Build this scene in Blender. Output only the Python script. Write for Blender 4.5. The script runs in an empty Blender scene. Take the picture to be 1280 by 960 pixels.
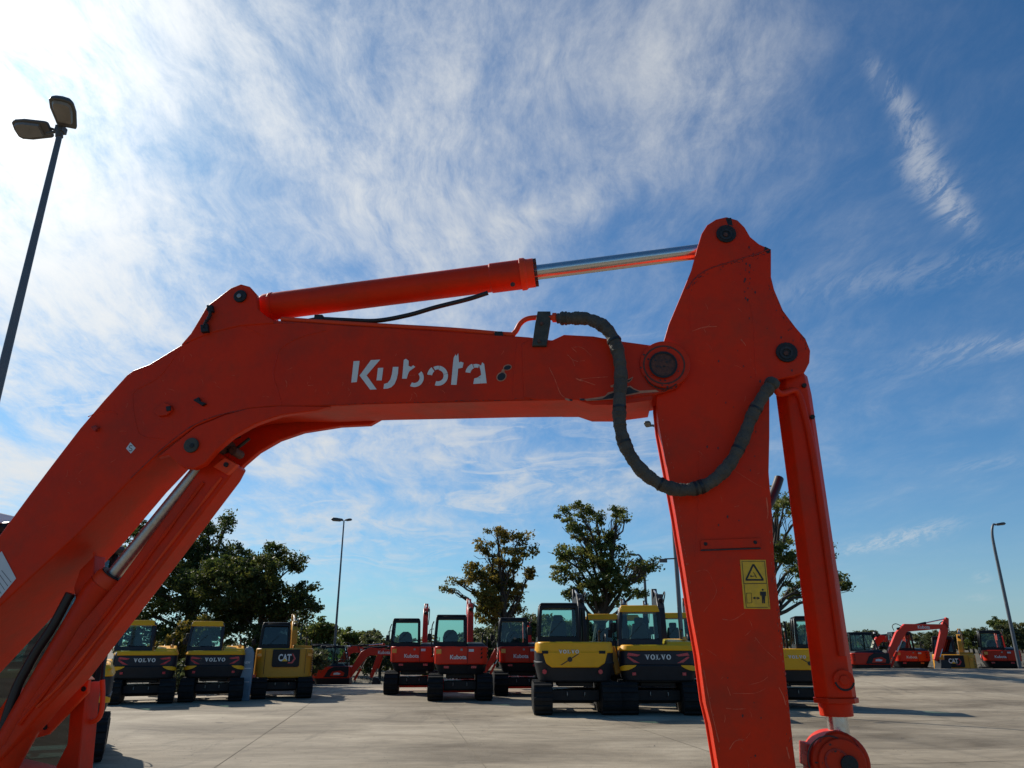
import bpy, bmesh, math, random
import numpy as np
from mathutils import Vector, Matrix
R = math.radians
random.seed(7); rng = np.random.default_rng(7)
sc = bpy.context.scene
C = bpy.context.scene.collection

# ------------------------------------------------------------------ camera
CAM_Z = 1.6; PITCH = R(19.45); FPX = 929.0
cam_d = bpy.data.cameras.new('camera'); cam = bpy.data.objects.new('camera', cam_d); C.objects.link(cam)
cam.location = (0, 0, CAM_Z); cam.rotation_euler = (R(90) + PITCH, 0, 0)
cam_d.sensor_width = 36; cam_d.lens = 36 * FPX / 1280; cam_d.clip_end = 3000; cam_d.clip_start = 0.05
sc.camera = cam
cp, sp = math.cos(PITCH), math.sin(PITCH)
def ray(px, py):
    x = (px - 640) / FPX; v = (py - 480) / FPX
    return Vector((x, cp + v * sp, sp - v * cp))
def atY(px, py, Y):
    d = ray(px, py); return Vector((0, 0, CAM_Z)) + d * (Y / d.y)

# ------------------------------------------------------------------ light
SUN_AZ = R(-46); SUN_EL = R(36)                      # azimuth measured from +Y towards +X
sun_dir = Vector((math.sin(SUN_AZ) * math.cos(SUN_EL), math.cos(SUN_AZ) * math.cos(SUN_EL), math.sin(SUN_EL)))
sd = bpy.data.lights.new('sun', 'SUN'); so = bpy.data.objects.new('sun', sd); C.objects.link(so)
sd.energy = 4.6; sd.angle = R(0.6); sd.color = (1.0, .93, .82)
so.rotation_euler = (-sun_dir).to_track_quat('-Z', 'Y').to_euler()
so.location = (-30, 30, 40)

sc.view_settings.view_transform = 'Standard'; sc.view_settings.look = 'None'
sc.view_settings.exposure = 0.15; sc.view_settings.gamma = 1
try: sc.view_settings.use_curve_mapping = False
except Exception: pass
sc.render.engine = 'CYCLES'
sc.cycles.max_bounces = 6; sc.cycles.transparent_max_bounces = 12

# ------------------------------------------------------------------ sky
world = bpy.data.worlds.new('World'); sc.world = world; world.use_nodes = True
wt = world.node_tree; WN, WL = wt.nodes, wt.links
WN.clear()
def wn(t, **k):
    n = WN.new(t)
    for a, b in k.items(): setattr(n, a, b)
    return n
def wmath(op, a, b=None, c=None, clamp=False):
    n = wn('ShaderNodeMath', operation=op); n.use_clamp = clamp
    for i, q in enumerate((a, b, c)):
        if q is None: continue
        if isinstance(q, (int, float)): n.inputs[i].default_value = q
        else: WL.new(q, n.inputs[i])
    return n.outputs[0]
def wdot(vec, c):
    n = wn('ShaderNodeVectorMath', operation='DOT_PRODUCT'); WL.new(vec, n.inputs[0]); n.inputs[1].default_value = tuple(c)
    return n.outputs['Value']
tc = wn('ShaderNodeTexCoord'); D = tc.outputs['Generated']
sky = wn('ShaderNodeTexSky'); sky.sky_type = 'NISHITA'; sky.sun_disc = False
sky.sun_elevation = SUN_EL; sky.sun_rotation = SUN_AZ; sky.altitude = 0
sky.air_density = 1.0; sky.dust_density = 0.5; sky.ozone_density = 3.0
sep = wn('ShaderNodeSeparateXYZ'); WL.new(D, sep.inputs[0])
zc = wmath('ADD', wmath('MAXIMUM', sep.outputs[2], 0.0), 0.16)
cu = wmath('DIVIDE', sep.outputs[0], zc); cv = wmath('DIVIDE', sep.outputs[1], zc)
comb = wn('ShaderNodeCombineXYZ'); WL.new(cu, comb.inputs[0]); WL.new(cv, comb.inputs[1])
def wnoise(vec, scale, detail, rough, dist, rot=0.0, sx=1.0, sy=1.0):
    m = wn('ShaderNodeMapping'); WL.new(vec, m.inputs[0]); m.inputs['Rotation'].default_value = (0, 0, rot); m.inputs['Scale'].default_value = (sx, sy, 1)
    n = wn('ShaderNodeTexNoise'); WL.new(m.outputs[0], n.inputs['Vector'])
    n.inputs['Scale'].default_value = scale; n.inputs['Detail'].default_value = detail
    n.inputs['Roughness'].default_value = rough; n.inputs['Distortion'].default_value = dist
    return n
# slow warp of the cloud sheet so that the fibres curl
warp = wnoise(comb.outputs[0], 1.6, 3, .5, 0.0)
wv = wn('ShaderNodeVectorMath', operation='SUBTRACT'); WL.new(warp.outputs['Color'], wv.inputs[0]); wv.inputs[1].default_value = (.5, .5, .5)
ws = wn('ShaderNodeVectorMath', operation='SCALE'); WL.new(wv.outputs[0], ws.inputs[0]); ws.inputs['Scale'].default_value = .30
wa = wn('ShaderNodeVectorMath', operation='ADD'); WL.new(comb.outputs[0], wa.inputs[0]); WL.new(ws.outputs[0], wa.inputs[1])
fib = wnoise(wa.outputs[0], 3.6, 14, .72, 0.1, R(-22), 1.9, .8).outputs[0]
fib2 = wnoise(wa.outputs[0], 4.6, 13, .72, 0.1, R(40), 2.0, .7).outputs[0]
soft = wnoise(wa.outputs[0], 1.9, 7, .6, .1, R(20)).outputs[0]
fine = wnoise(wa.outputs[0], 13.0, 9, .72, .3, R(60), 2.2, .8).outputs[0]
def blob(px, py, rx, ry, w, ang=0.0):
    c = ray(px, py).normalized()
    rr = Vector((1, 0, 0)); t1 = (rr - c * rr.dot(c)).normalized(); t2 = t1.cross(c).normalized()   # t2 points down the sky
    if t2.z > 0: t2 = -t2
    a = R(ang); e1 = t1 * math.cos(a) + t2 * math.sin(a); e2 = -t1 * math.sin(a) + t2 * math.cos(a)
    k = math.sqrt((px - 640) ** 2 + (py - 480) ** 2 + FPX ** 2)
    A = wdot(D, e1 * (k / rx)); B = wdot(D, e2 * (k / ry))
    s = wmath('ADD', wmath('MULTIPLY', A, A), wmath('MULTIPLY', B, B))
    g = wmath('EXPONENT', wmath('MULTIPLY', s, -1.0))
    front = wmath('GREATER_THAN', wdot(D, c), 0.0)
    return wmath('MULTIPLY', wmath('MULTIPLY', g, front), w)
def total(lst):
    o = lst[0]
    for q in lst[1:]: o = wmath('ADD', o, q)
    return o
cover = total([blob(-40, 60, 260, 240, .8), blob(300, 270, 620, 400, .20), blob(470, 400, 200, 90, .16, 20), blob(-60, 120, 420, 420, .70), blob(60, 420, 330, 220, .52), blob(330, 60, 300, 140, .26), blob(500, 230, 150, 90, .52, 35), blob(400, 130, 160, 60, .20, 40),
    blob(640, 110, 260, 150, .34), blob(870, 85, 85, 85, .46), blob(700, 260, 170, 32, .34, -20), blob(230, 195, 95, 70, -.42, 25), blob(310, 235, 70, 50, -.26, 30),
    blob(150, 600, 260, 120, .40), blob(430, 555, 170, 38, .50, 3), blob(330, 570, 90, 60, .30), blob(620, 590, 220, 45, .26, 4), blob(700, 480, 260, 60, .14), blob(470, 650, 150, 10, .34, 2), blob(430, 690, 110, 12, .22, -5), blob(560, 625, 110, 8, .40, 3),
    blob(740, 610, 130, 26, .34, -6), blob(900, 500, 300, 90, .05), blob(300, 40, 90, 8, .16, 42), blob(225, 255, 60, 4, .30, 25)])
crisp = total([blob(1098, 92, 26, 11, .34, 50), blob(1122, 125, 30, 13, .44, 52), blob(1142, 165, 30, 16, .52, 66), blob(1150, 205, 28, 21, .56, 70), blob(1175, 240, 30, 20, .56, 50), blob(1198, 270, 24, 14, .52, 45),
    blob(1105, 678, 44, 8, .50, -7), blob(1150, 664, 42, 8, .55, -14), blob(1075, 686, 24, 5, .3, -14), blob(1235, 432, 60, 11, .38, -6),
    blob(1180, 450, 90, 18, .14, -12), blob(1120, 345, 170, 22, .20, -10), blob(1230, 580, 60, 8, .18, -8), blob(1228, 722, 9, 7, .26), blob(1225, 747, 12, 4, .2), blob(500, 655, 120, 12, .2, 3)])
def contrast(sock, mid, gain): return wmath('MULTIPLY_ADD', wmath('SUBTRACT', sock, mid), gain, .5)
tex = wmath('ADD', wmath('ADD', wmath('MULTIPLY', contrast(fib, .5, 4.4), .27), wmath('MULTIPLY', contrast(fib2, .5, 4.4), .25)), wmath('MULTIPLY', contrast(soft, .5, 3.4), .48))
tex = wmath('MAXIMUM', tex, 0.0)
dens1 = wmath('MULTIPLY', wmath('MAXIMUM', cover, 0.0), wmath('MULTIPLY_ADD', wmath('POWER', tex, 2.1), 2.5, .14))
finen = wmath('MULTIPLY_ADD', wmath('SUBTRACT', fine, .5), 6.0, .40, clamp=True)
dens2 = wmath('MULTIPLY', crisp, wmath('ADD', wmath('MULTIPLY', finen, .62), .10))
# low, level bands of cirrus toward the horizon
mz = wn('ShaderNodeMapping'); WL.new(D, mz.inputs[0]); mz.inputs['Scale'].default_value = (1.6, 1.6, 9.0); mz.inputs['Rotation'].default_value = (0, R(5), 0)
wz = wn('ShaderNodeVectorMath', operation='ADD'); WL.new(mz.outputs[0], wz.inputs[0]); wz2 = wn('ShaderNodeVectorMath', operation='SCALE'); WL.new(wv.outputs[0], wz2.inputs[0]); wz2.inputs['Scale'].default_value = .7; WL.new(wz2.outputs[0], wz.inputs[1])
band = wnoise(wz.outputs[0], 2.2, 11, .66, .5).outputs[0]
bandm = total([blob(330, 580, 420, 110, 1.0), blob(640, 600, 240, 70, .9), blob(460, 680, 170, 40, .6), blob(60, 560, 200, 160, .7), blob(720, 470, 220, 60, .35)])
dens3 = wmath('MULTIPLY', bandm, wmath('MULTIPLY', wmath('SUBTRACT', band, .53, clamp=True), 5.0))
bg_wisp = wmath('ADD', dens3, wmath('MULTIPLY', wmath('SUBTRACT', tex, .72, clamp=True), .10))
low_haze = wmath('MULTIPLY', wmath('EXPONENT', wmath('MULTIPLY', wmath('MAXIMUM', sep.outputs[2], 0.0), -10.0)), .42)
dens = wmath('ADD', wmath('ADD', wmath('ADD', dens1, dens2), bg_wisp), low_haze)
dens = wmath('SUBTRACT', 1.0, wmath('EXPONENT', wmath('MULTIPLY', wmath('MAXIMUM', dens, 0.0), -1.25)))
# forward scattering in the cirrus round the sun
cs = wmath('MAXIMUM', wdot(D, sun_dir), 0.0)
glow = wmath('ADD', wmath('MULTIPLY', wmath('POWER', cs, 60.0), 6.0), wmath('MULTIPLY', wmath('POWER', cs, 8.0), 2.8))
cb = wmath('ADD', 6.2, glow)
ccol = wn('ShaderNodeCombineColor')
WL.new(wmath('MULTIPLY', cb, 0.975), ccol.inputs[0]); WL.new(cb, ccol.inputs[1]); WL.new(wmath('MULTIPLY', cb, 1.01), ccol.inputs[2])
tint = wn('ShaderNodeMix', data_type='RGBA', blend_type='MULTIPLY'); tint.inputs['Factor'].default_value = 1
WL.new(sky.outputs[0], tint.inputs['A']); tint.inputs['B'].default_value = (0.28, .67, .92, 1)
mix = wn('ShaderNodeMix', data_type='RGBA'); WL.new(dens, mix.inputs['Factor']); WL.new(tint.outputs['Result'], mix.inputs['A']); WL.new(ccol.outputs[0], mix.inputs['B'])
bg = wn('ShaderNodeBackground'); bg.inputs['Strength'].default_value = 0.1; WL.new(mix.outputs['Result'], bg.inputs['Color'])
wo = wn('ShaderNodeOutputWorld'); WL.new(bg.outputs[0], wo.inputs['Surface'])
world.cycles.sampling_method = 'MANUAL'; world.cycles.sample_map_resolution = 512

# ------------------------------------------------------------------ materials
MATS = {}
def mat(name, col, rough=.5, metal=0.0, var=.12, scale=6.0, bump=0.0, bscale=60.0, coat=0.0, dirt=None, dirt_amt=0.0, dirt_scale=3.0, rnd=0.0, spec=.5, speck=None, speck_scale=30.0, speck_t=.72):
    m = bpy.data.materials.new(name); m.use_nodes = True; n, l = m.node_tree.nodes, m.node_tree.links
    b = n['Principled BSDF']; b.inputs['Metallic'].default_value = metal; b.inputs['Specular IOR Level'].default_value = spec
    b.inputs['Coat Weight'].default_value = coat; b.inputs['Coat Roughness'].default_value = .15
    g = n.new('ShaderNodeNewGeometry')
    t = n.new('ShaderNodeTexNoise'); t.inputs['Scale'].default_value = scale; t.inputs['Detail'].default_value = 6; t.inputs['Roughness'].default_value = .6
    l.new(g.outputs['Position'], t.inputs['Vector'])
    r = n.new('ShaderNodeMapRange'); l.new(t.outputs[0], r.inputs[0]); r.inputs[1].default_value = .3; r.inputs[2].default_value = .7
    r.inputs[3].default_value = 1 - var; r.inputs[4].default_value = 1 + var
    mx = n.new('ShaderNodeVectorMath'); mx.operation = 'SCALE'; mx.inputs[0].default_value = col[:3]; l.new(r.outputs[0], mx.inputs['Scale'])
    out = mx.outputs[0]
    if rnd:
        oi = n.new('ShaderNodeObjectInfo'); rr = n.new('ShaderNodeMapRange'); l.new(oi.outputs['Random'], rr.inputs[0]); rr.inputs[3].default_value = 1 - rnd; rr.inputs[4].default_value = 1 + rnd
        m2 = n.new('ShaderNodeVectorMath'); m2.operation = 'SCALE'; l.new(out, m2.inputs[0]); l.new(rr.outputs[0], m2.inputs['Scale']); out = m2.outputs[0]
    if dirt is not None:
        t2 = n.new('ShaderNodeTexNoise'); t2.inputs['Scale'].default_value = dirt_scale; t2.inputs['Detail'].default_value = 9; t2.inputs['Roughness'].default_value = .7
        l.new(g.outputs['Position'], t2.inputs['Vector'])
        r2 = n.new('ShaderNodeMapRange'); l.new(t2.outputs[0], r2.inputs[0]); r2.inputs[1].default_value = .45; r2.inputs[2].default_value = .75; r2.inputs[4].default_value = dirt_amt
        mm = n.new('ShaderNodeMix'); mm.data_type = 'RGBA'; l.new(r2.outputs[0], mm.inputs['Factor']); l.new(out, mm.inputs['A']); mm.inputs['B'].default_value = (*dirt, 1); out = mm.outputs['Result']
    if speck is not None:
        t3 = n.new('ShaderNodeTexNoise'); t3.inputs['Scale'].default_value = speck_scale; t3.inputs['Detail'].default_value = 5; t3.inputs['Roughness'].default_value = .7
        l.new(g.outputs['Position'], t3.inputs['Vector'])
        r3 = n.new('ShaderNodeMapRange'); l.new(t3.outputs[0], r3.inputs[0]); r3.inputs[1].default_value = speck_t; r3.inputs[2].default_value = speck_t + .03
        m3 = n.new('ShaderNodeMix'); m3.data_type = 'RGBA'; l.new(r3.outputs[0], m3.inputs['Factor']); l.new(out, m3.inputs['A']); m3.inputs['B'].default_value = (*speck, 1); out = m3.outputs['Result']
    l.new(out, b.inputs['Base Color'])
    rv = n.new('ShaderNodeMapRange'); l.new(t.outputs[0], rv.inputs[0]); rv.inputs[1].default_value = .3; rv.inputs[2].default_value = .7
    rv.inputs[3].default_value = max(.02, rough - .08); rv.inputs[4].default_value = min(1, rough + .08); l.new(rv.outputs[0], b.inputs['Roughness'])
    if bump:
        t4 = n.new('ShaderNodeTexNoise'); t4.inputs['Scale'].default_value = bscale; t4.inputs['Detail'].default_value = 4; l.new(g.outputs['Position'], t4.inputs['Vector'])
        bp = n.new('ShaderNodeBump'); bp.inputs['Strength'].default_value = bump; bp.inputs['Distance'].default_value = .01; l.new(t4.outputs[0], bp.inputs['Height']); l.new(bp.outputs[0], b.inputs['Normal'])
    MATS[name] = m; return m
M = MATS
mat('red_paint', (.70, .030, .003), .45, spec=.18, var=.10, scale=4, bump=.10, bscale=55, dirt=(.24, .040, .018), dirt_amt=.6, dirt_scale=3.2, speck=(.06, .025, .02), speck_scale=42, speck_t=.715)
mat('red_arm_paint', (.76, .030, .0025), .48, spec=.18, var=.10, scale=5, bump=.10, bscale=60, dirt=(.30, .045, .018), dirt_amt=.6, dirt_scale=4, speck=(.05, .025, .02), speck_scale=36, speck_t=.70)
mat('red_light', (.80, .06, .012), .48, spec=.25, var=.08)
mat('red_far', (.62, .026, .006), .38, spec=.3, var=.06, scale=3, rnd=.12)
mat('yellow_paint', (.85, .40, .008), .40, spec=.3, var=.06, scale=3, rnd=.06)
mat('cat_yellow', (.62, .28, .02), .45, spec=.3, var=.10, scale=3, dirt=(.25, .15, .05), dirt_amt=.4)
mat('black_paint', (.010, .010, .012), .42, var=.2, spec=.25)
mat('dark_grey', (.020, .021, .024), .5, var=.2, spec=.25)
mat('blue_black', (.010, .013, .022), .38, var=.15, spec=.3)
mat('rubber', (.013, .0125, .012), .75, spec=.2, var=.35, scale=14, bump=.3, bscale=40, dirt=(.05, .045, .038), dirt_amt=.3, dirt_scale=6)
mat('steel', (.30, .28, .25), .45, metal=.6, var=.25, scale=30)
mat('chrome', (.62, .61, .58), .24, metal=.9, var=.04, scale=40)
mat('worn_chrome', (.50, .47, .42), .38, metal=.85, var=.2, scale=60)
mat('pin_black', (.010, .009, .008), .6, var=.5, scale=60, bump=.5, bscale=120)
mat('pin_rust', (.10, .035, .02), .7, var=.5, scale=70, bump=.5, bscale=120)
mat('bare_metal', (.035, .030, .026), .5, metal=.3, var=.5, scale=60)
mat('primer', (.52, .22, .12), .6, var=.2, scale=50)
mat('scratch', (.80, .13, .05), .6, var=.3, scale=50)
mat('hose_wrap', (.070, .062, .048), .75, var=.35, scale=25, bump=.7, bscale=160, dirt=(.16, .13, .09), dirt_amt=.5, dirt_scale=9)
mat('hose_black', (.012, .012, .012), .45, var=.2)
mat('bracket_grey', (.045, .045, .035), .7, var=.5, scale=40, bump=.4, bscale=90, dirt=(.10, .09, .06), dirt_amt=.5)
mat('letter_white', (.74, .72, .66), .5, var=.06, scale=30)
mat('label_white', (.62, .63, .62), .5, var=.1)
mat('label_yellow', (.85, .47, .012), .45, var=.12, scale=40, dirt=(.40, .20, .05), dirt_amt=.4, dirt_scale=30)
mat('print_black', (.012, .012, .012), .5, var=.1)
mat('lamp_red', (.50, .012, .03), .25, var=.1, coat=.5)
mat('amber', (.75, .30, .02), .3, var=.05, coat=.4)
mat('pole_grey', (.12, .13, .14), .5, metal=.3, var=.15, scale=3)
mat('lamp_body', (.075, .075, .07), .5, var=.15)
mat('lamp_lens', (.17, .165, .15), .35, var=.15)
mat('seat_fabric', (.02, .022, .022), .8, var=.2)
mat('panel_blue', (.16, .22, .27), .45, var=.12)
mat('bark', (.055, .042, .030), .9, var=.35, scale=9, bump=.8, bscale=25)
mat('white_plastic', (.6, .6, .58), .5, var=.05)
mat('weld', (.40, .022, .008), .6, var=.4, scale=70, bump=.7, bscale=150, speck=(.05, .03, .02), speck_scale=60, speck_t=.60)

def glass(name, tint, refl=.12, alpha=.75):
    m = bpy.data.materials.new(name); m.use_nodes = True; n, l = m.node_tree.nodes, m.node_tree.links; n.clear()
    o = n.new('ShaderNodeOutputMaterial'); tr = n.new('ShaderNodeBsdfTransparent'); tr.inputs[0].default_value = (*tint, 1)
    gl = n.new('ShaderNodeBsdfGlossy'); gl.inputs['Roughness'].default_value = .03; gl.inputs[0].default_value = (.9, .95, 1, 1)
    lw = n.new('ShaderNodeLayerWeight'); lw.inputs[0].default_value = .5; pw_ = n.new('ShaderNodeMath'); pw_.operation = 'POWER'; pw_.inputs[1].default_value = 5; l.new(lw.outputs['Facing'], pw_.inputs[0])
    ad = n.new('ShaderNodeMath'); ad.operation = 'ADD'; ad.inputs[1].default_value = .04 + refl; l.new(pw_.outputs[0], ad.inputs[0])
    mx = n.new('ShaderNodeMixShader'); l.new(ad.outputs[0], mx.inputs[0]); l.new(tr.outputs[0], mx.inputs[1]); l.new(gl.outputs[0], mx.inputs[2]); l.new(mx.outputs[0], o.inputs[0])
    MATS[name] = m
glass('glass_green', (.64, .86, .80), .0); glass('glass_dark', (.12, .16, .17), .0); glass('glass_cab', (.16, .27, .28), .05)

def leafmat(name, c1, c2, c3):
    m = bpy.data.materials.new(name); m.use_nodes = True; n, l = m.node_tree.nodes, m.node_tree.links
    b = n['Principled BSDF']; b.inputs['Roughness'].default_value = .55; b.inputs['Specular IOR Level'].default_value = .35
    at = n.new('ShaderNodeAttribute'); at.attribute_name = 'tint'
    cr = n.new('ShaderNodeValToRGB'); l.new(at.outputs['Fac'], cr.inputs[0]); e = cr.color_ramp.elements
    e[0].position = 0; e[0].color = (*c1, 1); e[1].position = 1; e[1].color = (*c3, 1); q = e.new(.55); q.color = (*c2, 1)
    l.new(cr.outputs[0], b.inputs['Base Color'])
    tr = n.new('ShaderNodeBsdfTranslucent'); l.new(cr.outputs[0], tr.inputs[0])
    mx = n.new('ShaderNodeMixShader'); mx.inputs[0].default_value = .5; l.new(b.outputs[0], mx.inputs[1]); l.new(tr.outputs[0], mx.inputs[2]); l.new(mx.outputs[0], n['Material Output'].inputs[0])
    MATS[name] = m
leafmat('leaf_dark', (.028, .044, .012), (.060, .085, .018), (.18, .17, .03))
leafmat('leaf_autumn', (.05, .055, .012), (.14, .125, .022), (.30, .19, .03))
leafmat('leaf_mid', (.04, .06, .014), (.10, .13, .025), (.24, .22, .05))
leafmat('leaf_far', (.05, .065, .028), (.09, .105, .04), (.18, .16, .06))

def ground_mat(name, cols, scale, streak=False):
    m = bpy.data.materials.new(name); m.use_nodes = True; n, l = m.node_tree.nodes, m.node_tree.links
    b = n['Principled BSDF']; b.inputs['Roughness'].default_value = .8; b.inputs['Specular IOR Level'].default_value = .3
    g = n.new('ShaderNodeNewGeometry'); pos = g.outputs['Position']
    def noise(sc_, det, ro, sx=1, sy=1, dist=0):
        mp = n.new('ShaderNodeMapping'); mp.inputs['Scale'].default_value = (sx, sy, 1); l.new(pos, mp.inputs[0])
        t = n.new('ShaderNodeTexNoise'); t.inputs['Scale'].default_value = sc_; t.inputs['Detail'].default_value = det; t.inputs['Roughness'].default_value = ro; t.inputs['Distortion'].default_value = dist
        l.new(mp.outputs[0], t.inputs['Vector']); return t.outputs[0]
    big = noise(scale, 8, .65, .55, 1.0, .6)
    cr = n.new('ShaderNodeValToRGB'); l.new(big, cr.inputs[0]); e = cr.color_ramp.elements
    e[0].position = .30; e[0].color = (*cols[0], 1); e[1].position = .70; e[1].color = (*cols[2], 1); q = e.new(.5); q.color = (*cols[1], 1)
    out = cr.outputs[0]
    def mul(out, fac_sock, lo, hi, a, bb):
        r = n.new('ShaderNodeMapRange'); l.new(fac_sock, r.inputs[0]); r.inputs[1].default_value = lo; r.inputs[2].default_value = hi; r.inputs[3].default_value = a; r.inputs[4].default_value = bb
        v = n.new('ShaderNodeVectorMath'); v.operation = 'SCALE'; l.new(out, v.inputs[0]); l.new(r.outputs[0], v.inputs['Scale']); return v.outputs[0]
    out = mul(out, noise(scale * 9, 8, .7, .5, 1.2), .3, .7, .80, 1.18)
    out = mul(out, noise(scale * .35, 5, .6, .4, 1.5, 1.0), .42, .62, .78, 1.08)
    if streak:
        # dark rubbed tracks and oil spots left by the machines
        out = mul(out, noise(.22, 9, .72, 3.0, .5, 1.6), .56, .72, 1.0, .62)
        out = mul(out, noise(1.6, 4, .6, 1, 1, .5), .64, .74, 1.0, .5)
        oi = n.new('ShaderNodeObjectInfo'); out = mul(out, oi.outputs['Random'], 0, 1, .93, 1.07)
        vo = n.new('ShaderNodeTexVoronoi'); vo.feature = 'DISTANCE_TO_EDGE'; vo.inputs['Scale'].default_value = .16
        wv_ = n.new('ShaderNodeVectorMath'); wv_.operation = 'ADD'; l.new(pos, wv_.inputs[0])
        tt = n.new('ShaderNodeTexNoise'); tt.inputs['Scale'].default_value = 1.5; tt.inputs['Detail'].default_value = 5; l.new(pos, tt.inputs['Vector']); l.new(tt.outputs['Color'], wv_.inputs[1]); l.new(wv_.outputs[0], vo.inputs['Vector'])
        out = mul(out, vo.outputs['Distance'], 0.0, .0018, .62, 1.0)
    l.new(out, b.inputs['Base Color'])
    bp = n.new('ShaderNodeBump'); bp.inputs['Strength'].default_value = .5; bp.inputs['Distance'].default_value = .02; l.new(noise(14, 6, .7), bp.inputs['Height']); l.new(bp.outputs[0], b.inputs['Normal'])
    MATS[name] = m
ground_mat('concrete', ((.145, .112, .072), (.29, .238, .165), (.43, .36, .26)), .42, True)
ground_mat('joint', ((.15, .13, .10), (.18, .155, .12), (.20, .175, .14)), 1)
ground_mat('rough_grass', ((.075, .070, .040), (.12, .10, .065), (.20, .165, .115)), .7)

# ------------------------------------------------------------------ mesh helpers
class MB:
    def __init__(s): s.v = []; s.f = []
    def add(s, vs, fs):
        o = len(s.v); s.v += [tuple(q) for q in vs]; s.f += [tuple(i + o for i in f) for f in fs]; return s
    def box(s, c, d, rz=0.0, rx=0.0):
        m = Matrix.Rotation(rz, 3, 'Z') @ Matrix.Rotation(rx, 3, 'X')
        vs = [Vector(c) + m @ Vector((a * d[0] / 2, b * d[1] / 2, e * d[2] / 2)) for a in (-1, 1) for b in (-1, 1) for e in (-1, 1)]
        return s.add(vs, [(0, 1, 3, 2), (4, 6, 7, 5), (0, 4, 5, 1), (2, 3, 7, 6), (0, 2, 6, 4), (1, 5, 7, 3)])
    def hexa(s, lo, hi):       # two quads
        return s.prism(lo, hi)
    def prism(s, a, b):
        n = len(a); return s.add(list(a) + list(b), [tuple(range(n)), tuple(range(2 * n - 1, n - 1, -1))] + [(i, (i + 1) % n, n + (i + 1) % n, n + i) for i in range(n)])
    def tube(s, path, r, seg=12, cap=True, ry=1.0):
        path = [Vector(p) for p in path]; n = len(path); rr = r if isinstance(r, (list, tuple)) else [r] * n
        up = Vector((0, 0, 1)); vs = []; prev = None
        for i, p in enumerate(path):
            t = (path[min(i + 1, n - 1)] - path[max(i - 1, 0)]).normalized()
            if prev is None:
                u = t.cross(up); u = t.cross(Vector((1, 0, 0))) if u.length < 1e-3 else u; u.normalize()
            else:
                u = (prev - t * prev.dot(t)).normalized()
            prev = u; w = t.cross(u)
            for k in range(seg):
                a = 2 * math.pi * k / seg; vs.append(p + (u * math.cos(a) + w * math.sin(a) * ry) * rr[i])
        fs = [(i * seg + k, i * seg + (k + 1) % seg, (i + 1) * seg + (k + 1) % seg, (i + 1) * seg + k) for i in range(n - 1) for k in range(seg)]
        if cap: fs += [tuple(range(seg)), tuple(range((n - 1) * seg, n * seg))]
        return s.add(vs, fs)
    def build(s, name, material, parent=None, bevel=0.0, seg=2, origin=None):
        me = bpy.data.meshes.new(name); o = Vector(origin) if origin is not None else Vector((0, 0, 0))
        me.from_pydata([tuple(Vector(q) - o) for q in s.v], [], s.f)
        bm = bmesh.new(); bm.from_mesh(me); bmesh.ops.recalc_face_normals(bm, faces=bm.faces); bm.to_mesh(me); bm.free()
        me.polygons.foreach_set('use_smooth', [True] * len(me.polygons)); me.set_sharp_from_angle(angle=R(32))
        me.materials.append(MATS[material] if isinstance(material, str) else material)
        ob = bpy.data.objects.new(name, me); C.objects.link(ob)
        if parent is not None: ob.parent = parent
        if bevel:
            md = ob.modifiers.new('bevel', 'BEVEL'); md.width = bevel; md.segments = seg; md.limit_method = 'ANGLE'; md.angle_limit = R(35); md.harden_normals = False
        return ob
def tag(o, label=None, cat=None, group=None, kind=None):
    for k, v in (('label', label), ('category', cat), ('group', group), ('kind', kind)):
        if v: o[k] = v
    return o
def empty(name, loc=(0, 0, 0), rz=0.0):
    o = bpy.data.objects.new(name, None); C.objects.link(o); o.location = loc; o.rotation_euler = (0, 0, rz); o.empty_display_size = .3; return o
KIDS = {}
def copy_tree(o, parent=None):
    c = o.copy(); C.objects.link(c); c.parent = parent
    for ch in [q for q in bpy.data.objects if q.parent == o]: copy_tree(ch, c)
    return c
def smooth(a, b, x):
    t = min(1, max(0, (x - a) / (b - a))); return t * t * (3 - 2 * t)
def bez(pts, n=10):          # Catmull-Rom through the points
    P = [Vector(p) for p in pts]; P = [P[0] * 2 - P[1]] + P + [P[-1] * 2 - P[-2]]; out = []
    for i in range(1, len(P) - 2):
        for k in range(n):
            t = k / n; a, b, c, d = P[i - 1], P[i], P[i + 1], P[i + 2]
            out.append(.5 * ((2 * b) + (c - a) * t + (2 * a - 5 * b + 4 * c - d) * t * t + (3 * b - a - 3 * c + d) * t ** 3))
    out.append(P[-2]); return out

# ------------------------------------------------------------------ ground
def hz(x, y):
    c = .67 * smooth(2, 17, x) * smooth(23, 35.5, y)
    if y < 36.2: return c
    low = c - .87; far = -.15 + 1.25 * smooth(-6, 22, x)
    z = c + (low - c) * smooth(36.2, 39.5, y)
    return z + (far - low) * smooth(46, 72, y)
def sheet(name, xs, ys, dz, material):
    mb = MB(); nx, ny = len(xs), len(ys)
    mb.add([(x, y, hz(x, y) + dz) for y in ys for x in xs], [(j * nx + i, j * nx + i + 1, (j + 1) * nx + i + 1, (j + 1) * nx + i) for j in range(ny - 1) for i in range(nx - 1)])
    return mb.build(name, material)
xs = sorted(set([-1500, -700, -300, -150, -90] + list(range(-60, 62, 3)) + [90, 150, 300, 700, 1500]))
ys = [-60, -30, -12, 0, 6, 12, 18, 22, 24, 26, 28, 30, 32, 34, 35.5, 36.2, 36.8, 37.4, 38, 38.8, 39.5, 42, 46, 50, 54, 58, 62, 66, 72, 90, 130, 220, 500, 1500]
g = sheet('ground', xs, ys, -.16, 'rough_grass'); tag(g, kind='structure')
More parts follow.
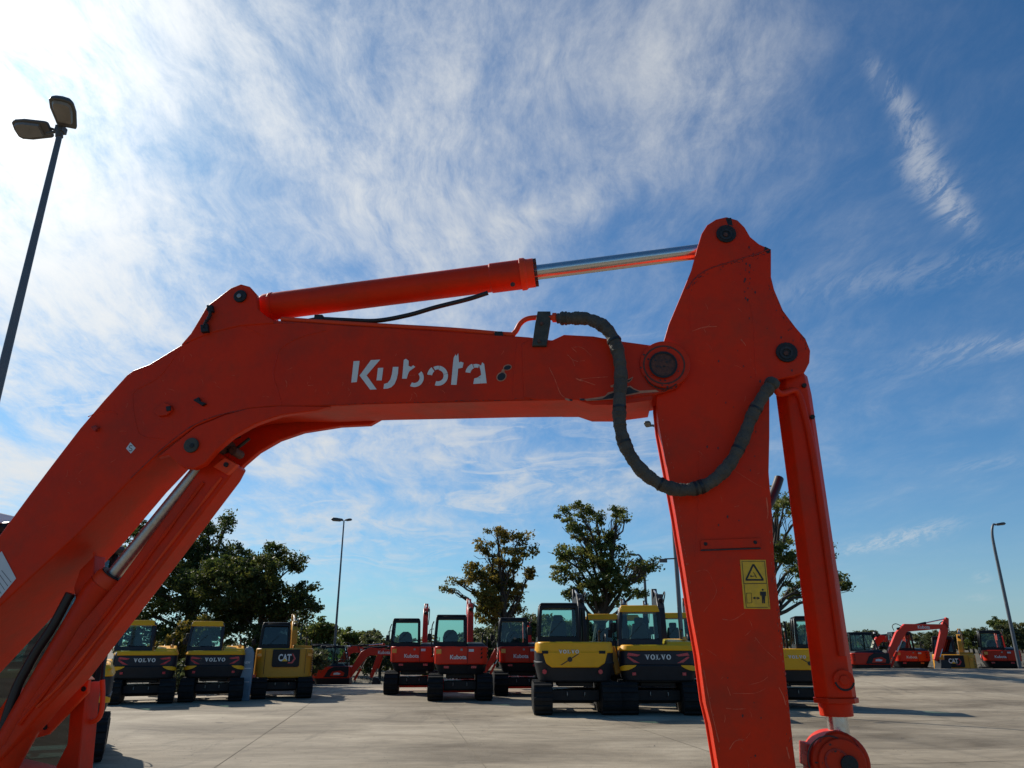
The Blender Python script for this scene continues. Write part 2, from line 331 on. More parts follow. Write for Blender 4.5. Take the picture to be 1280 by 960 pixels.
pv = sheet('pavement', list(np.arange(-45, 51, 3.0)), [-14, -6, 0, 6, 12, 18, 22, 24, 26, 28, 30, 32, 34, 35.5, 36.2], -.02, 'joint'); tag(pv, kind='structure')
ang = R(8.5); ca, sa = math.cos(ang), math.sin(ang); SW, SL = 3.75, 6.0
for i in range(-13, 16):
    for j in range(-3, 8):
        x0, x1 = i * SW - 3.15 + .75 + .006, (i + 1) * SW - 3.15 + .75 - .006; y0, y1 = j * SL - 1 + .006, (j + 1) * SL - 1 - .006
        cx, cy = (x0 + x1) / 2, (y0 + y1) / 2; wx, wy = cx * ca - cy * sa, cx * sa + cy * ca
        if not (-40 < wx < 46 and -10 < wy < 35): continue
        mb = MB(); N = 3; vs = []
        tz = random.uniform(-.003, .003)
        for b in range(N + 1):
            for a in range(N + 1):
                lx = x0 + (x1 - x0) * a / N; ly = y0 + (y1 - y0) * b / N
                X, Y = lx * ca - ly * sa, lx * sa + ly * ca; Y = min(Y, 36.15)
                vs.append((X, Y, hz(X, Y) + tz + random.uniform(-.001, .001)))
        mb.add(vs, [(b * (N + 1) + a, b * (N + 1) + a + 1, (b + 1) * (N + 1) + a + 1, (b + 1) * (N + 1) + a) for b in range(N) for a in range(N)])
        mb.build('concrete_slab', 'concrete', pv)

# ================================================================== the big red excavator in front
Y0 = 3.0; PSI = R(-6)
nv = Vector((-math.sin(PSI), math.cos(PSI), 0)); P0 = Vector((0, Y0, CAM_Z))
def pl(px, py, off=0.0):
    d = ray(px, py); t = (nv.dot(Vector((0, Y0, 0))) + off) / nv.dot(d)
    return Vector((0, 0, CAM_Z)) + d * t
along = Vector((math.cos(PSI), math.sin(PSI), 0))
ROOT = Vector((-3.3, 3.5, 0.0))
ex = empty('excavator', ROOT); tag(ex, 'big bright red excavator in front, its white lettered boom crossing the whole picture', 'excavator')
W = .25; MID = W / 2
def bld(mb, name, m, parent=ex, bevel=0.0, seg=2): return mb.build(name, m, parent, bevel, seg, origin=ROOT)
def plate(mb, pts, o0, o1, shiftoff=None):
    """solid plate: outline given where it is seen on the near face (offset o0), thickness up to offset o1"""
    a = [pl(x, y, o0) for x, y in pts]; w = (o1 - o0)
    b = [q + nv * w for q in a]; mb.prism(a, b)
def plate_at(mb, pts, ref, o0, o1):
    a = [pl(x, y, ref) + nv * (o0 - ref) for x, y in pts]; b = [q + nv * (o1 - o0) for q in a]; mb.prism(a, b)
def circ(cx, cy, r, n=28, a0=0, a1=360, ry=None):
    return [(cx + r * math.cos(R(a0 + (a1 - a0) * i / n)), cy + (ry or r) * math.sin(R(a0 + (a1 - a0) * i / n))) for i in range(n)]

# boom box: outline and local width
top = [(-330, 1090), (-240, 985), (-120, 830), (0, 668), (36, 619), (70, 574), (100, 535), (130, 500), (158, 469), (166, 463), (187, 455), (228, 430), (262, 412), (300, 403), (340, 400),
       (440, 407), (560, 414), (660, 421), (690, 425), (705, 418), (742, 420), (775, 426), (812, 431), (832, 432)]
end = [(846, 436), (857, 446), (860, 458), (856, 472), (845, 484), (828, 490)]
bot = [(812, 493), (775, 498), (755, 499), (720, 500), (640, 501), (560, 503), (470, 505), (400, 508), (345, 508), (310, 511), (280, 518), (245, 532), (205, 561), (163, 600), (100, 665), (50, 711), (0, 757), (-120, 880), (-210, 985), (-290, 1110)]
outl = top + end + bot
def wid(px): return W + .13 * smooth(300, -60, px)
mb = MB(); a = [pl(x, y, 0) for x, y in outl]; b = [q + nv * wid(outl[i][0]) for i, q in enumerate(a)]; mb.prism(a, b)
boom = bld(mb, 'boom', 'red_paint', bevel=.006, seg=3)
# raised reinforcement round the tip, and belly plate
mb = MB(); plate(mb, [(652, 430), (664, 424), (690, 425.5), (705, 419), (742, 421), (775, 427), (812, 432), (834, 433), (848, 437), (858, 447), (861, 458), (857, 473), (846, 485), (828, 491), (812, 494), (775, 499), (706, 500), (672, 500), (655, 497)], -.005, .02)
bld(mb, 'reinforcement_plate', 'red_paint', boom, .003)
mb = MB()
a = [pl(x, y, 0) + nv * .0 for x, y in [(700, 500), (722, 500), (740, 506), (770, 506), (815, 500), (815, 494), (770, 498)]]
mb.prism(a, [q + nv * W for q in a]); bld(mb, 'belly_plate', 'red_paint', boom, .004)
# lower lugs for the boom cylinder
lugp = [(196, 572), (245, 533), (282, 518), (312, 510), (350, 507), (412, 508), (395, 513), (350, 519), (318, 530), (290, 546), (270, 563), (255, 580), (243, 586), (230, 585), (219, 577), (210, 568)]
for o0 in (-.006, W + .012):
    lq = lugp if o0 < 0 else [(196, 560), (245, 505), (282, 490), (312, 482), (350, 480), (425, 484), (470, 492)] + [(440, 509), (400, 511)] + lugp[7:]
    mb = MB(); a = [pl(x, y, -.006) + nv * (o0 + .006) for x, y in lq]; mb.prism(a, [q + nv * .035 for q in a]); bld(mb, 'cylinder_lug', 'red_paint', boom, .004)
# upper lugs for the arm cylinder
lup = [(226, 431), (238, 417), (246, 404), (258, 383), (288, 360), (301, 355), (312, 358), (320, 367), (322, 386), (331, 394), (342, 400), (342, 404), (300, 407), (262, 416)]
for o0 in (-.005, W - .03):
    mb = MB(); a = [pl(x, y, -.005) + nv * (o0 + .005) for x, y in lup]; mb.prism(a, [q + nv * .035 for q in a]); bld(mb, 'cylinder_lug', 'red_paint', boom, .004)
def strip(mb, pts, w, off, n=5, jit=0.0):
    P = bez([pl(x, y, off) for x, y in pts], n); px_m = w * 2.1 / FPX
    for i in range(len(P) - 1):
        t = (P[i + 1] - P[i]); 
        if t.length < 1e-5: continue
        s = t.normalized().cross(nv) * px_m * .5 * (1 + random.uniform(-jit, jit))
        mb.add([P[i] - s, P[i + 1] - s, P[i + 1] + s, P[i] + s], [(0, 1, 2, 3)])
def bead(pts, r, off=0.0, parent=boom, m='weld', name='weld_bead', n=8):
    mb = MB(); P = bez([pl(x, y, off) for x, y in pts], n)
    mb.tube(P, [r * (1 + .25 * math.sin(i * 1.9) + random.uniform(-.15, .15)) for i in range(len(P))], 6); return bld(mb, name, m, parent)
bead([(232, 430), (262, 414), (300, 406), (342, 404), (368, 404)], .0022)
bead([(163, 598), (205, 559), (245, 530), (290, 515), (345, 509), (400, 510)], .003)
bead([(228, 432), (200, 470), (170, 488), (166, 500), (170, 530), (178, 545), (205, 549)], .0018, m='red_paint')
bead([(110, 521), (124, 515), (140, 514), (147, 518)], .0018, m='red_paint')
bead([(408, 413), (375, 422), (352, 435), (345, 452), (342, 470), (348, 490), (352, 506)], .0022, m='red_paint')
bead([(305, 408), (330, 420)], .0015, m='red_paint')
bead([(345, 508), (420, 506), (560, 503), (640, 501), (700, 500)], .0022, m='red_paint')
bead([(646, 424), (642, 460), (640, 500)], .0018, m='red_paint')
# pins on the boom
def disc(px, py, r, off, th, m, parent, name, seg=28, sub=None):
    mb = MB(); c = pl(px, py, off); rr = r * (c - Vector((0, 0, CAM_Z))).length / math.sqrt(FPX ** 2 + (px - 640) ** 2 + (py - 480) ** 2)
    mb.tube([c, c - nv * th], rr, seg); return bld(mb, name, m, parent, min(.003, th * .3))
def ringdisc(px, py, r, ri, off, th, m, parent, name, seg=32):
    c = pl(px, py, off); k = (c - Vector((0, 0, CAM_Z))).length / math.sqrt(FPX ** 2 + (px - 640) ** 2 + (py - 480) ** 2)
    up = Vector((0, 0, 1)); mb = MB(); vs = []
    for z in (0, th):
        for q in (r, ri):
            for i in range(seg):
                t = 2 * math.pi * i / seg; vs.append(c - nv * z + (along * math.cos(t) + up * math.sin(t)) * q * k)
    fs = []
    for i in range(seg):
        j = (i + 1) % seg; fs += [(2 * seg + i, 2 * seg + j, 3 * seg + j, 3 * seg + i), (i, j, 2 * seg + j, 2 * seg + i), (seg + i, seg + j, 3 * seg + j, 3 * seg + i)]
    mb.add(vs, fs); return bld(mb, name, m, parent)
p_ = disc(240, 557, 9.5, -.006, .012, 'bracket_grey', boom, 'pivot_pin'); disc(240, 557, 3, -.018, .004, 'pin_black', p_, 'grease_hole', 12)
p_ = disc(301, 371, 8.2, -.005, .012, 'pin_black', boom, 'pivot_pin'); disc(299, 370, 3, -.017, .005, 'steel', p_, 'bolt', 8)
disc(831, 456, 31, -.005, .010, 'red_paint', boom, 'boss', 40); ringdisc(830, 456, 26, 24, -.0145, .002, 'pin_rust', boom, 'boss_rim')
p_ = disc(829, 456, 17.5, -.015, .010, 'pin_rust', boom, 'pivot_pin'); ringdisc(829, 456, 17.5, 15, -.025, .003, 'pin_black', p_, 'pin_rim')
bead([(806, 470), (812, 479), (822, 485), (834, 486), (846, 480)], .0025, -.0148, boom, 'bare_metal', 'grease_line')
mb = MB(); _r = random.Random(9)
for k in range(34):
    a_ = _r.uniform(0, 6.28); d_ = _r.choice([_r.uniform(1, 13), _r.uniform(19, 29)]); x, y = 829.5 + d_ * math.cos(a_), 456 + d_ * math.sin(a_); s_ = _r.uniform(.4, 1.6); o_ = -.0252 if d_ < 15 else -.0152
    plate(mb, [(x - s_, y), (x, y - s_), (x + s_ * 1.3, y + .2), (x + .2, y + s_ * .8)], o_ - .0008, o_)
bld(mb, 'grease_specks', 'bare_metal', boom)['kind'] = 'stuff'
# clips and stubs on the side
def blk(parts, name, m, parent=boom, off=-.0, th=.015, bev=.002):
    mb = MB()
    for pts in parts: plate(mb, pts, off - th, off)
    return bld(mb, name, m, parent, bev)
blk([[(197, 508), (205, 503), (213, 506), (215, 512), (208, 519), (198, 520), (192, 514)]], 'clip', 'red_paint')
blk([[(207, 508), (213, 507), (213, 513), (208, 514)]], 'clip', 'pin_black', th=.02)
blk([[(241, 500), (248, 496), (250, 501), (257, 504), (252, 507), (246, 503)]], 'clip', 'pin_black')
blk([[(113, 534), (118, 531), (123, 534), (118, 539)]], 'clip', 'weld')
for c_ in ([(258, 381), (265, 381), (266, 389), (258, 388)], [(250, 406), (259, 404), (260, 414), (251, 415)]): blk([c_], 'clip', 'pin_black', off=-.005, th=.02)
bead([(263, 385), (262, 395), (257, 403), (255, 410)], .008, -.02, m='pin_black', name='hydraulic_pipe')
# S diamond sticker, big label at the left edge
def decal(parts, name, m, parent=boom, off=-.0015, th=.0008):
    mb = MB()
    for pts in parts: plate(mb, pts, off - th, off)
    return bld(mb, name, m, parent)
st = decal([[(163, 553), (169.5, 560), (163.5, 567), (157.5, 560.5)]], 'sticker', 'label_white')
mb = MB(); strip(mb, [(165.5, 557.5), (162.5, 557), (161.8, 559.5), (164.8, 561), (164.3, 563.5), (161, 563)], 1.2, -.003); bld(mb, 'letter_s', 'print_black', st)
lb = decal([[(2, 689), (20, 723), (-4, 752), (-40, 790), (-60, 750)]], 'data_label', 'label_white')
mb = MB()
for k in range(7): strip(mb, [(14 - k * 4.2, 728 + k * 4.6), (2 - k * 4.2, 712 + k * 3.2 + 1)], .9, -.003, 1)
bld(mb, 'label_text', 'bare_metal', lb)
# lettering on the boom
def Lc(x, y): return (420 + x / 4.923, 420 + y / 4.923)
def arc(cx, cy, ro, ri, a0, a1, n=16):
    o = [(cx + ro * math.cos(R(a0 + (a1 - a0) * i / n)), cy + ro * math.sin(R(a0 + (a1 - a0) * i / n))) for i in range(n + 1)]
    i_ = [(cx + ri * math.cos(R(a0 + (a1 - a0) * i / n)), cy + ri * math.sin(R(a0 + (a1 - a0) * i / n))) for i in range(n + 1)]
    return o + i_[::-1]
glyphs = {
 'letter_k': [[(108, 155), (145, 153), (128, 283), (94, 286)], [(215, 148), (272, 145), (188, 242), (250, 328), (210, 330), (145, 243)]],
 'letter_u': [[(258, 197), (291, 195), (281, 273), (249, 273)], [(350, 190), (384, 190), (381, 230), (373, 265), (360, 295), (340, 315), (318, 323), (292, 325), (296, 295), (318, 288), (334, 268), (344, 235)]],
 'letter_b': [[(417, 147), (430, 140), (447, 152), (446, 184), (462, 190), (475, 180), (488, 190), (470, 203), (452, 216), (442, 236), (435, 262), (407, 262)], arc(482, 256, 58, 33, -42, 117)],
 'letter_o': [arc(627, 244, 62, 35, 108, -12, 14), arc(627, 244, 62, 35, -14, -80, 8), arc(629, 240, 57, 35, -84, -122, 5), arc(627, 246, 66, 36, -126, -172, 6)],
 'letter_t': [[(724, 134), (736, 112), (742, 124), (752, 106), (757, 163), (768, 158), (785, 165), (778, 195), (752, 200), (742, 300), (708, 300), (720, 170)]],
 'letter_a': [arc(862, 232, 66, 36, -172, -112, 8), arc(862, 230, 58, 36, -108, -70, 5), [(880, 176), (893, 182), (899, 162), (912, 172), (916, 205), (921, 240), (927, 290), (890, 292), (889, 262), (870, 256), (893, 240), (890, 215)], [(850, 262), (889, 250), (889, 292), (845, 295)]],
}
for k, gl in glyphs.items(): decal([[Lc(x, y) for x, y in g_] for g_ in gl], k, 'letter_white')
e1 = circ(1055, 193, 27, 20, ry=18); e2 = circ(1018, 250, 33, 20, ry=27)
rot = lambda pts, cx, cy, a: [(cx + (x - cx) * math.cos(R(a)) - (y - cy) * math.sin(R(a)), cy + (x - cx) * math.sin(R(a)) + (y - cy) * math.cos(R(a))) for x, y in pts]
em = decal([[Lc(*q) for q in rot(e1, 1055, 193, -12)], [Lc(*q) for q in rot(e2, 1018, 250, -35)], [Lc(1022, 205), Lc(1040, 200), Lc(1036, 225), Lc(1012, 232)]], 'worn_emblem', 'primer')
decal([[Lc(*q) for q in rot(circ(1055, 194, 22, 20, ry=13), 1055, 193, -14)], [Lc(*q) for q in rot(circ(1018, 250, 27, 20, ry=21), 1018, 250, -35)]], 'emblem_shape', 'print_black', em, off=-.003)
# scratches and chipped paint
mb = MB()
def sc3(*pts, w=.9, off=-.0065): strip(mb, [(640 + x / 5.333, 380 + y / 5.333) for x, y in pts], w, off, 4, .5)
sc3((247, 422), (285, 500), (325, 600), (372, 632), w=1.0)
sc3((395, 288), (430, 322), (405, 296), w=.8); sc3((400, 288), (465, 290), (530, 345), w=.6)
sc3((370, 338), (400, 370), (418, 412), w=.8); sc3((400, 370), (440, 385), w=1.1); sc3((455, 380), (485, 378), w=.7)
sc3((425, 495), (470, 510), (555, 540), w=1.0); sc3((440, 505), (500, 495), (570, 490), (640, 485), w=.9); sc3((430, 498), (470, 515), w=1.8)
bld(mb, 'scratches', 'scratch', boom)['kind'] = 'stuff'
mb = MB()
for q in ([(352, 628), (380, 632), (400, 640), (380, 646), (358, 640)], [(450, 628), (480, 632), (470, 642), (452, 640)], [(480, 634), (570, 622), (620, 612), (640, 590), (690, 578), (700, 560), (790, 545), (812, 562), (850, 578), (960, 572), (980, 585), (860, 594), (760, 612), (690, 634), (600, 640), (500, 646)], [(760, 505), (780, 498), (808, 484), (800, 505), (780, 524), (762, 522)], [(655, 545), (680, 535), (680, 552), (662, 556)]):
    plate(mb, [(640 + x / 5.333, 380 + y / 5.333) for x, y in q], -.0068, -.0055)
bld(mb, 'chip_edge', 'primer', boom)
mb = MB()
for q in ([(500, 641), (600, 632), (650, 600), (695, 585), (705, 568), (785, 553), (808, 568), (835, 580), (850, 586), (760, 604), (690, 626), (600, 637)], [(766, 510), (785, 503), (798, 495), (790, 510), (776, 518)], [(382, 634), (402, 636), (404, 646), (386, 645)], [(450, 631), (484, 630), (484, 643), (455, 643)]):
    plate(mb, [(640 + x / 5.333, 380 + y / 5.333) for x, y in q], -.0082, -.0068)
bld(mb, 'bare_patch', 'bare_metal', boom)
mb = MB()
for k in range(46):
    x = random.uniform(60, 640); y = random.uniform(440, 500) if x > 200 else random.uniform(560, 700) - x * .3
    if x < 200: y = 690 - x * 1.0 + random.uniform(-30, 30)
    a = random.uniform(0, 6.28); l_ = random.uniform(1.5, 9); strip(mb, [(x, y), (x + l_ * .5 * math.cos(a) + 1, y + l_ * .5 * math.sin(a)), (x + l_ * math.cos(a), y + l_ * math.sin(a) + .6)], random.uniform(.25, .6), -.0012, 2, .5)
bld(mb, 'scratches', 'scratch', boom)['kind'] = 'stuff'

# arm cylinder along the top of the boom
def seg_path(px0, px1, off): return pl(*px0, off), pl(*px1, off)
A, B = seg_path((318, 386), (668, 341), MID); axis = (B - A).normalized()
def pxr(P, n): return n * (P - Vector((0, 0, CAM_Z))).length / FPX * .93
L_ = (B - A).length; rb = pxr(A, 17.2)
cyl = bld(MB().tube([A + axis * .03, A + axis * .055, A + axis * .075, A + axis * .085, A + axis * (L_ * .12), A + axis * (L_ * .845), A + axis * (L_ * .85), A + axis * (L_ * .955)],
    [rb * .8, rb * .98, rb * .98, rb, rb, rb, rb * 1.07, rb * 1.07], 40), 'arm_cylinder', 'red_paint')
bld(MB().tube([A + axis * .085, A + axis * .10], rb * 1.035, 40), 'end_ring', 'red_paint', cyl, .002)
hd = bld(MB().tube([A + axis * (L_ * .952), A + axis * (L_ * .968), A + axis * (L_ * .975), A + axis * L_], [rb * 1.16, rb * 1.16, rb * 1.04, rb * 1.04], 40), 'cylinder_head', 'red_light', cyl, .002)
mb = MB(); u = axis.cross(nv).normalized()
for k in range(12):
    a = 2 * math.pi * k / 12; c = A + axis * (L_ * 1.0) + (u * math.cos(a) + nv * math.sin(a)) * rb * .86; mb.tube([c - axis * .03, c + axis * .014], .0095, 6)
bld(mb, 'head_bolts', 'pin_rust', cyl)
E_ = pl(908, 310, MID); rodp = bld(MB().tube([B, E_], pxr(A, 9.2), 32), 'piston_rod', 'chrome', cyl)
bld(MB().tube([E_ + nv * .05, E_ - nv * .05], .05, 24), 'rod_end', 'red_paint', cyl, .003)
bld(MB().tube([A - axis * .03 + nv * .05, A - axis * .03 - nv * .05], .048, 24).box(A + axis * .01, (.09, .09, .07)), 'base_eye', 'pin_black', cyl, .003)
disc(641, 356, 3.2, MID - rb * .96, .006, 'pin_rust', cyl, 'grease_nipple', 8)
# low pressure hose under that cylinder with clips
hp = bez([pl(x, y, .05) for x, y in [(378, 403), (398, 399), (430, 400), (470, 401), (510, 394), (545, 384), (585, 374), (610, 366)]], 8)
hs = bld(MB().tube(hp, .0105, 12), 'hydraulic_hose', 'hose_black')
for c_ in ([(393, 393), (403, 393), (404, 404), (391, 404)], [(414, 400), (428, 400), (428, 406), (414, 406)]): blk([c_], 'hose_clip', 'pin_black', off=.06, th=.03)
blk([[(618, 414), (628, 414), (629, 420), (618, 420)]], 'pipe_clip', 'pin_black', off=.03, th=.03)
# steel pipe on the boom top that rises into the bracket
pp = bez([pl(x, y, .02) for x, y in [(352, 399), (440, 405), (560, 412), (632, 418), (643, 416), (650, 405), (658, 399), (670, 397), (694, 397)]], 10)
bld(MB().tube(pp, .0115, 14), 'hydraulic_pipe', 'red_light')
br = blk([[(672, 389), (688, 389), (688, 402), (683, 432), (665, 432), (669, 404)]], 'hose_bracket', 'bracket_grey', boom, off=-.004, th=.02, bev=.002)
mb = MB()
for q in ((677, 405), (674, 427)):
    c = pl(*q, -.024); mb.tube([c, c - nv * .008], .008, 6)
bld(mb, 'bracket_bolts', 'pin_rust', br)
mb = MB(); f0, f1 = pl(686, 397, -.012), pl(702, 397, -.02); t_ = (f1 - f0)
mb.tube([f0, f0 + t_ * .25, f0 + t_ * .3, f0 + t_ * .6, f0 + t_ * .65, f1], [.012, .012, .021, .021, .014, .014], 6); bld(mb, 'hose_fitting', 'red_light')
# big wrapped hose
hpx = [(697, 398, -.02), (712, 398, -.03), (735, 399, -.05), (757, 410, -.065), (770, 432, -.07), (776, 465, -.07), (774.5, 500, -.07), (775, 532, -.07), (784, 562, -.07), (804, 590, -.065), (832, 608, -.06), (860, 612, -.055), (888, 603, -.05), (912, 580, -.045), (928, 550, -.04), (940, 520, -.035), (954, 495, -.03), (967, 477, -.02)]
HP = bez([pl(*q) for q in hpx], 22); n_ = len(HP); rads = []
rs = random.Random(3); ph = 0; ridge = 0
for i in range(n_):
    t = i / n_; base = .0280 - .003 * t
    ridge = .0007 * math.sin(i * 1.35 + 2 * math.sin(i * .21)) + .0005 * math.sin(i * 2.9 + 1); lump = .0016 * math.sin(i * .23) + .0012 * math.sin(i * .61 + 2)
    rads.append(base + ridge + lump + rs.uniform(-.0004, .0004) - (.006 if i < 6 or i > n_ - 8 else 0))
hose = bld(MB().tube(HP, rads, 20), 'wrapped_hose', 'hose_wrap')
for i, m_ in ((8, 'pin_rust'), (14, 'steel')): bld(MB().tube([HP[i], HP[i + 4]], [.031, .031], 6), 'hose_ferrule', 'bracket_grey', hose, .002)
for t in (.222, .37, .452, .575, .666, .678, .80, .90):
    i = int(t * n_); bld(MB().tube([HP[i - 1], HP[i + (2 if t == .678 else 1)]], rads[i] + .0022, 20), 'cable_tie', 'hose_black', hose)
i = n_ - 9; bld(MB().tube([HP[i], HP[i + 5], HP[-1] + (HP[-1] - HP[-3]) * .6], [.030, .033, .029], 8), 'hose_fitting', 'bracket_grey', hose, .003)

# ------------------------------------------------------------------ arm
AN, AF = .022, .208
nl = [(893, 990), (880, 910), (873, 880), (866, 820), (858, 770), (850, 710), (840, 640), (830, 580), (821, 530), (818, 500), (820, 470), (826, 432)]
nl = [(x + 2 + (8 * smooth(480, 960, y)), y) for x, y in nl]
upl = [(836, 405), (850, 372), (864, 338), (872, 308), (877, 292), (884, 281), (895, 274), (908, 271), (922, 275), (931, 284), (938, 296), (949, 305), (960, 310)]
rt = [(964, 312), (964, 346), (968, 362), (979, 388), (994, 408), (1007, 423), (1013, 438), (1012, 453), (1006, 465), (994, 470), (978, 473), (966, 476), (962, 490), (962, 545), (961, 590), (965, 640), (968, 700), (975, 765), (982, 840), (992, 935), (997, 975), (1006, 1060)]
lowl = [(913, 1060)]
outa = rt + lowl + nl + upl
mb = MB(); plate(mb, outa, AN, AN + .022); armo = bld(mb, 'arm', 'red_arm_paint', bevel=.004)
mb = MB(); a = [pl(x, y, AN) + nv * (AF - AN - .022) for x, y in outa]; mb.prism(a, [q + nv * .022 for q in a]); bld(mb, 'side_plate', 'red_arm_paint', armo, .004)
core = [(958, 322), (958, 360), (958, 480), (958, 545), (957, 590), (961, 640), (964, 700), (971, 765), (978, 840), (988, 935), (1001, 1060)] + [(916, 1060)] + [(x + 3, y) for x, y in nl] + [(842, 402), (856, 370), (868, 344), (880, 333)]
mb = MB(); a = [pl(x, y, AN) + nv * .021 for x, y in core]; mb.prism(a, [q + nv * (AF - AN - .042) for q in a]); bld(mb, 'box_section', 'red_arm_paint', armo)
bead([(858, 362), (868, 349), (885, 337), (915, 327), (945, 318), (961, 312)], .0038, AN, armo)
bead([(936, 372), (941, 400), (944, 460), (945, 540)], .0016, AN, armo, 'red_arm_paint'); bead([(861, 360), (862, 400), (862, 418)], .0014, AN, armo, 'red_arm_paint')
bead([(873, 560), (872, 640), (868, 700)], .0012, AN, armo, 'red_arm_paint')
for (cx, cy, r) in ((907.5, 293, 12.2), (983, 441, 13.2)):
    p_ = disc(cx, cy, r, AN, .010, 'pin_black', armo, 'pivot_pin', 20); ringdisc(cx, cy, r * .62, r * .42, AN - .010, .003, 'bare_metal', p_, 'pin_rim', 20); disc(cx - .5, cy + .5, r * .25, AN - .010, .004, 'pin_rust', p_, 'bolt', 6)
blk([[(907, 273), (914, 272), (916, 282), (910, 281)], [(956, 308), (964, 312), (960, 317), (955, 313)]], 'grease_smear', 'pin_black', armo, off=AN, th=.001, bev=0)
# riveted plate on the arm
pt = blk([[(875, 675), (950, 672), (951, 684), (876, 687)]], 'cover_strip', 'red_arm_paint', armo, off=AN, th=.006)
for q in ((882, 680), (944, 678)): disc(*q, 2.4, AN - .006, .003, 'pin_black', pt, 'rivet', 8)
blk([[(876, 687), (951, 684.5), (951, 686), (876, 688.6)]], 'cover_painted_shadow', 'bare_metal', pt, off=AN, th=.009, bev=0)  # thin dark strip painted in as the shadow below the cover strip
# warning label
def YL(x, y): return (900 + x / 12.0, 690 + y / 12.0)
wl = decal([[YL(300, 118), YL(685, 118), YL(755, 855), YL(362, 850)]], 'warning_label', 'label_yellow', armo, off=AN - .0005, th=.001)
mb = MB(); OD = AN - .0022
def dec(pts): plate(mb, [YL(x, y) for x, y in pts], OD - .0006, OD)
def line(p, q, w):
    x0, y0 = p; x1, y1 = q; l_ = math.hypot(x1 - x0, y1 - y0); nx_, ny_ = -(y1 - y0) / l_ * w / 2, (x1 - x0) / l_ * w / 2
    dec([(x0 + nx_, y0 + ny_), (x1 + nx_, y1 + ny_), (x1 - nx_, y1 - ny_), (x0 - nx_, y0 - ny_)])
line((330, 140), (668, 140), 7); line((330, 140), (358, 468), 7); line((668, 140), (700, 462), 7); line((350, 476), (705, 470), 9)
line((362, 490), (395, 830), 7); line((395, 832), (715, 832), 7); line((705, 480), (738, 830), 6)
for p, q in (((500, 185), (392, 415)), ((500, 185), (645, 412)), ((385, 418), (655, 418))): line(p, q, 26)
line((462, 350), (470, 375), 20); line((470, 372), (520, 360), 9); line((525, 340), (548, 385), 12); line((500, 300), (530, 345), 7)
line((395, 618), (470, 615), 6); line((470, 615), (478, 762), 6); line((478, 762), (408, 766), 6); line((408, 766), (395, 618), 6)
line((510, 691), (580, 691), 11); dec([(488, 690), (528, 668), (528, 712)]); dec([(600, 693), (562, 671), (562, 716)])
dec(circ(641, 566, 15, 12)); dec([(600, 594), (690, 594), (692, 660), (680, 660), (678, 620), (676, 770), (658, 770), (654, 690), (650, 770), (634, 770), (626, 620), (622, 660), (604, 650)])
bld(mb, 'pictogram', 'print_black', wl)
# scratches on the arm
mb = MB()
def s7(*pts, w=.7): strip(mb, [(820 + x / 3.43, 680 + y / 3.43) for x, y in pts], w, AN - .001, 4, .6)
s7((160, 122), (215, 112), (240, 150), (258, 210), (205, 290), w=.35); s7((285, 322), (330, 325), (380, 295), w=.6); s7((425, 400), (465, 450), (515, 495), w=.5)
s7((527, 615), (545, 650), (557, 690), w=1.0); s7((300, 704), (340, 708), (385, 706), w=.6); s7((315, 880), (340, 845), (380, 838), w=.9); s7((305, 610), (320, 650), w=.5)
s7((330, 640), (420, 640), (470, 620), w=.4); s7((395, 605), (450, 590), (480, 570), w=.35); s7((205, 540), (232, 690), (270, 850), w=.8); s7((215, 450), (260, 480), w=.4)
s7((560, 870), (572, 920), w=1.2); s7((550, 380), (556, 470), w=.6)
for k in range(34):
    y = random.uniform(345, 950); x = random.uniform(860, 950) if y < 600 else random.uniform(870 + (y - 600) * .12, 960)
    a = random.uniform(0, 6.28); l_ = random.uniform(1.5, 12); strip(mb, [(x, y), (x + l_ * .5 * math.cos(a) + .8, y + l_ * .5 * math.sin(a)), (x + l_ * math.cos(a), y + l_ * math.sin(a) + .8)], random.uniform(.25, .55), AN - .001, 2, .5)
strip(mb, [(865, 414), (880, 409), (896, 408)], 1.0, AN - .001, 4, .5); strip(mb, [(926, 424), (931, 430), (932, 432)], 1.2, AN - .001, 3, .5)
strip(mb, [(918, 588), (940, 602), (958, 612)], .4, AN - .001, 3, .5); strip(mb, [(958, 622), (960, 640), (959, 648)], 1.8, AN - .001, 3, .5)
bld(mb, 'scratches', 'scratch', armo)['kind'] = 'stuff'
mb = MB()
for k in range(60):
    r_ = random.random()
    if r_ < .45: x, y = random.gauss(935, 6), random.gauss(350, 22)
    elif r_ < .7: x, y = random.gauss(985, 9), random.gauss(425, 26)
    else: x, y = random.uniform(880, 960), random.uniform(400, 950)
    if y > 600: x = max(x, 895 + (y - 600) * .06); x = min(x, 955 + (y - 600) * .07)
    x = min(x, 958 if y < 372 else 966 + max(0, y - 372) * .55 if y < 470 else 955 + max(0, y - 600) * .07)
    s_ = random.uniform(.4, 1.5); plate(mb, [(x - s_, y), (x, y - s_ * 1.5), (x + s_ * .7, y - .2), (x + .1, y + s_ * 1.8)], AN - .0012, AN - .0004)
bld(mb, 'paint_chips', 'bare_metal', armo)['kind'] = 'stuff'

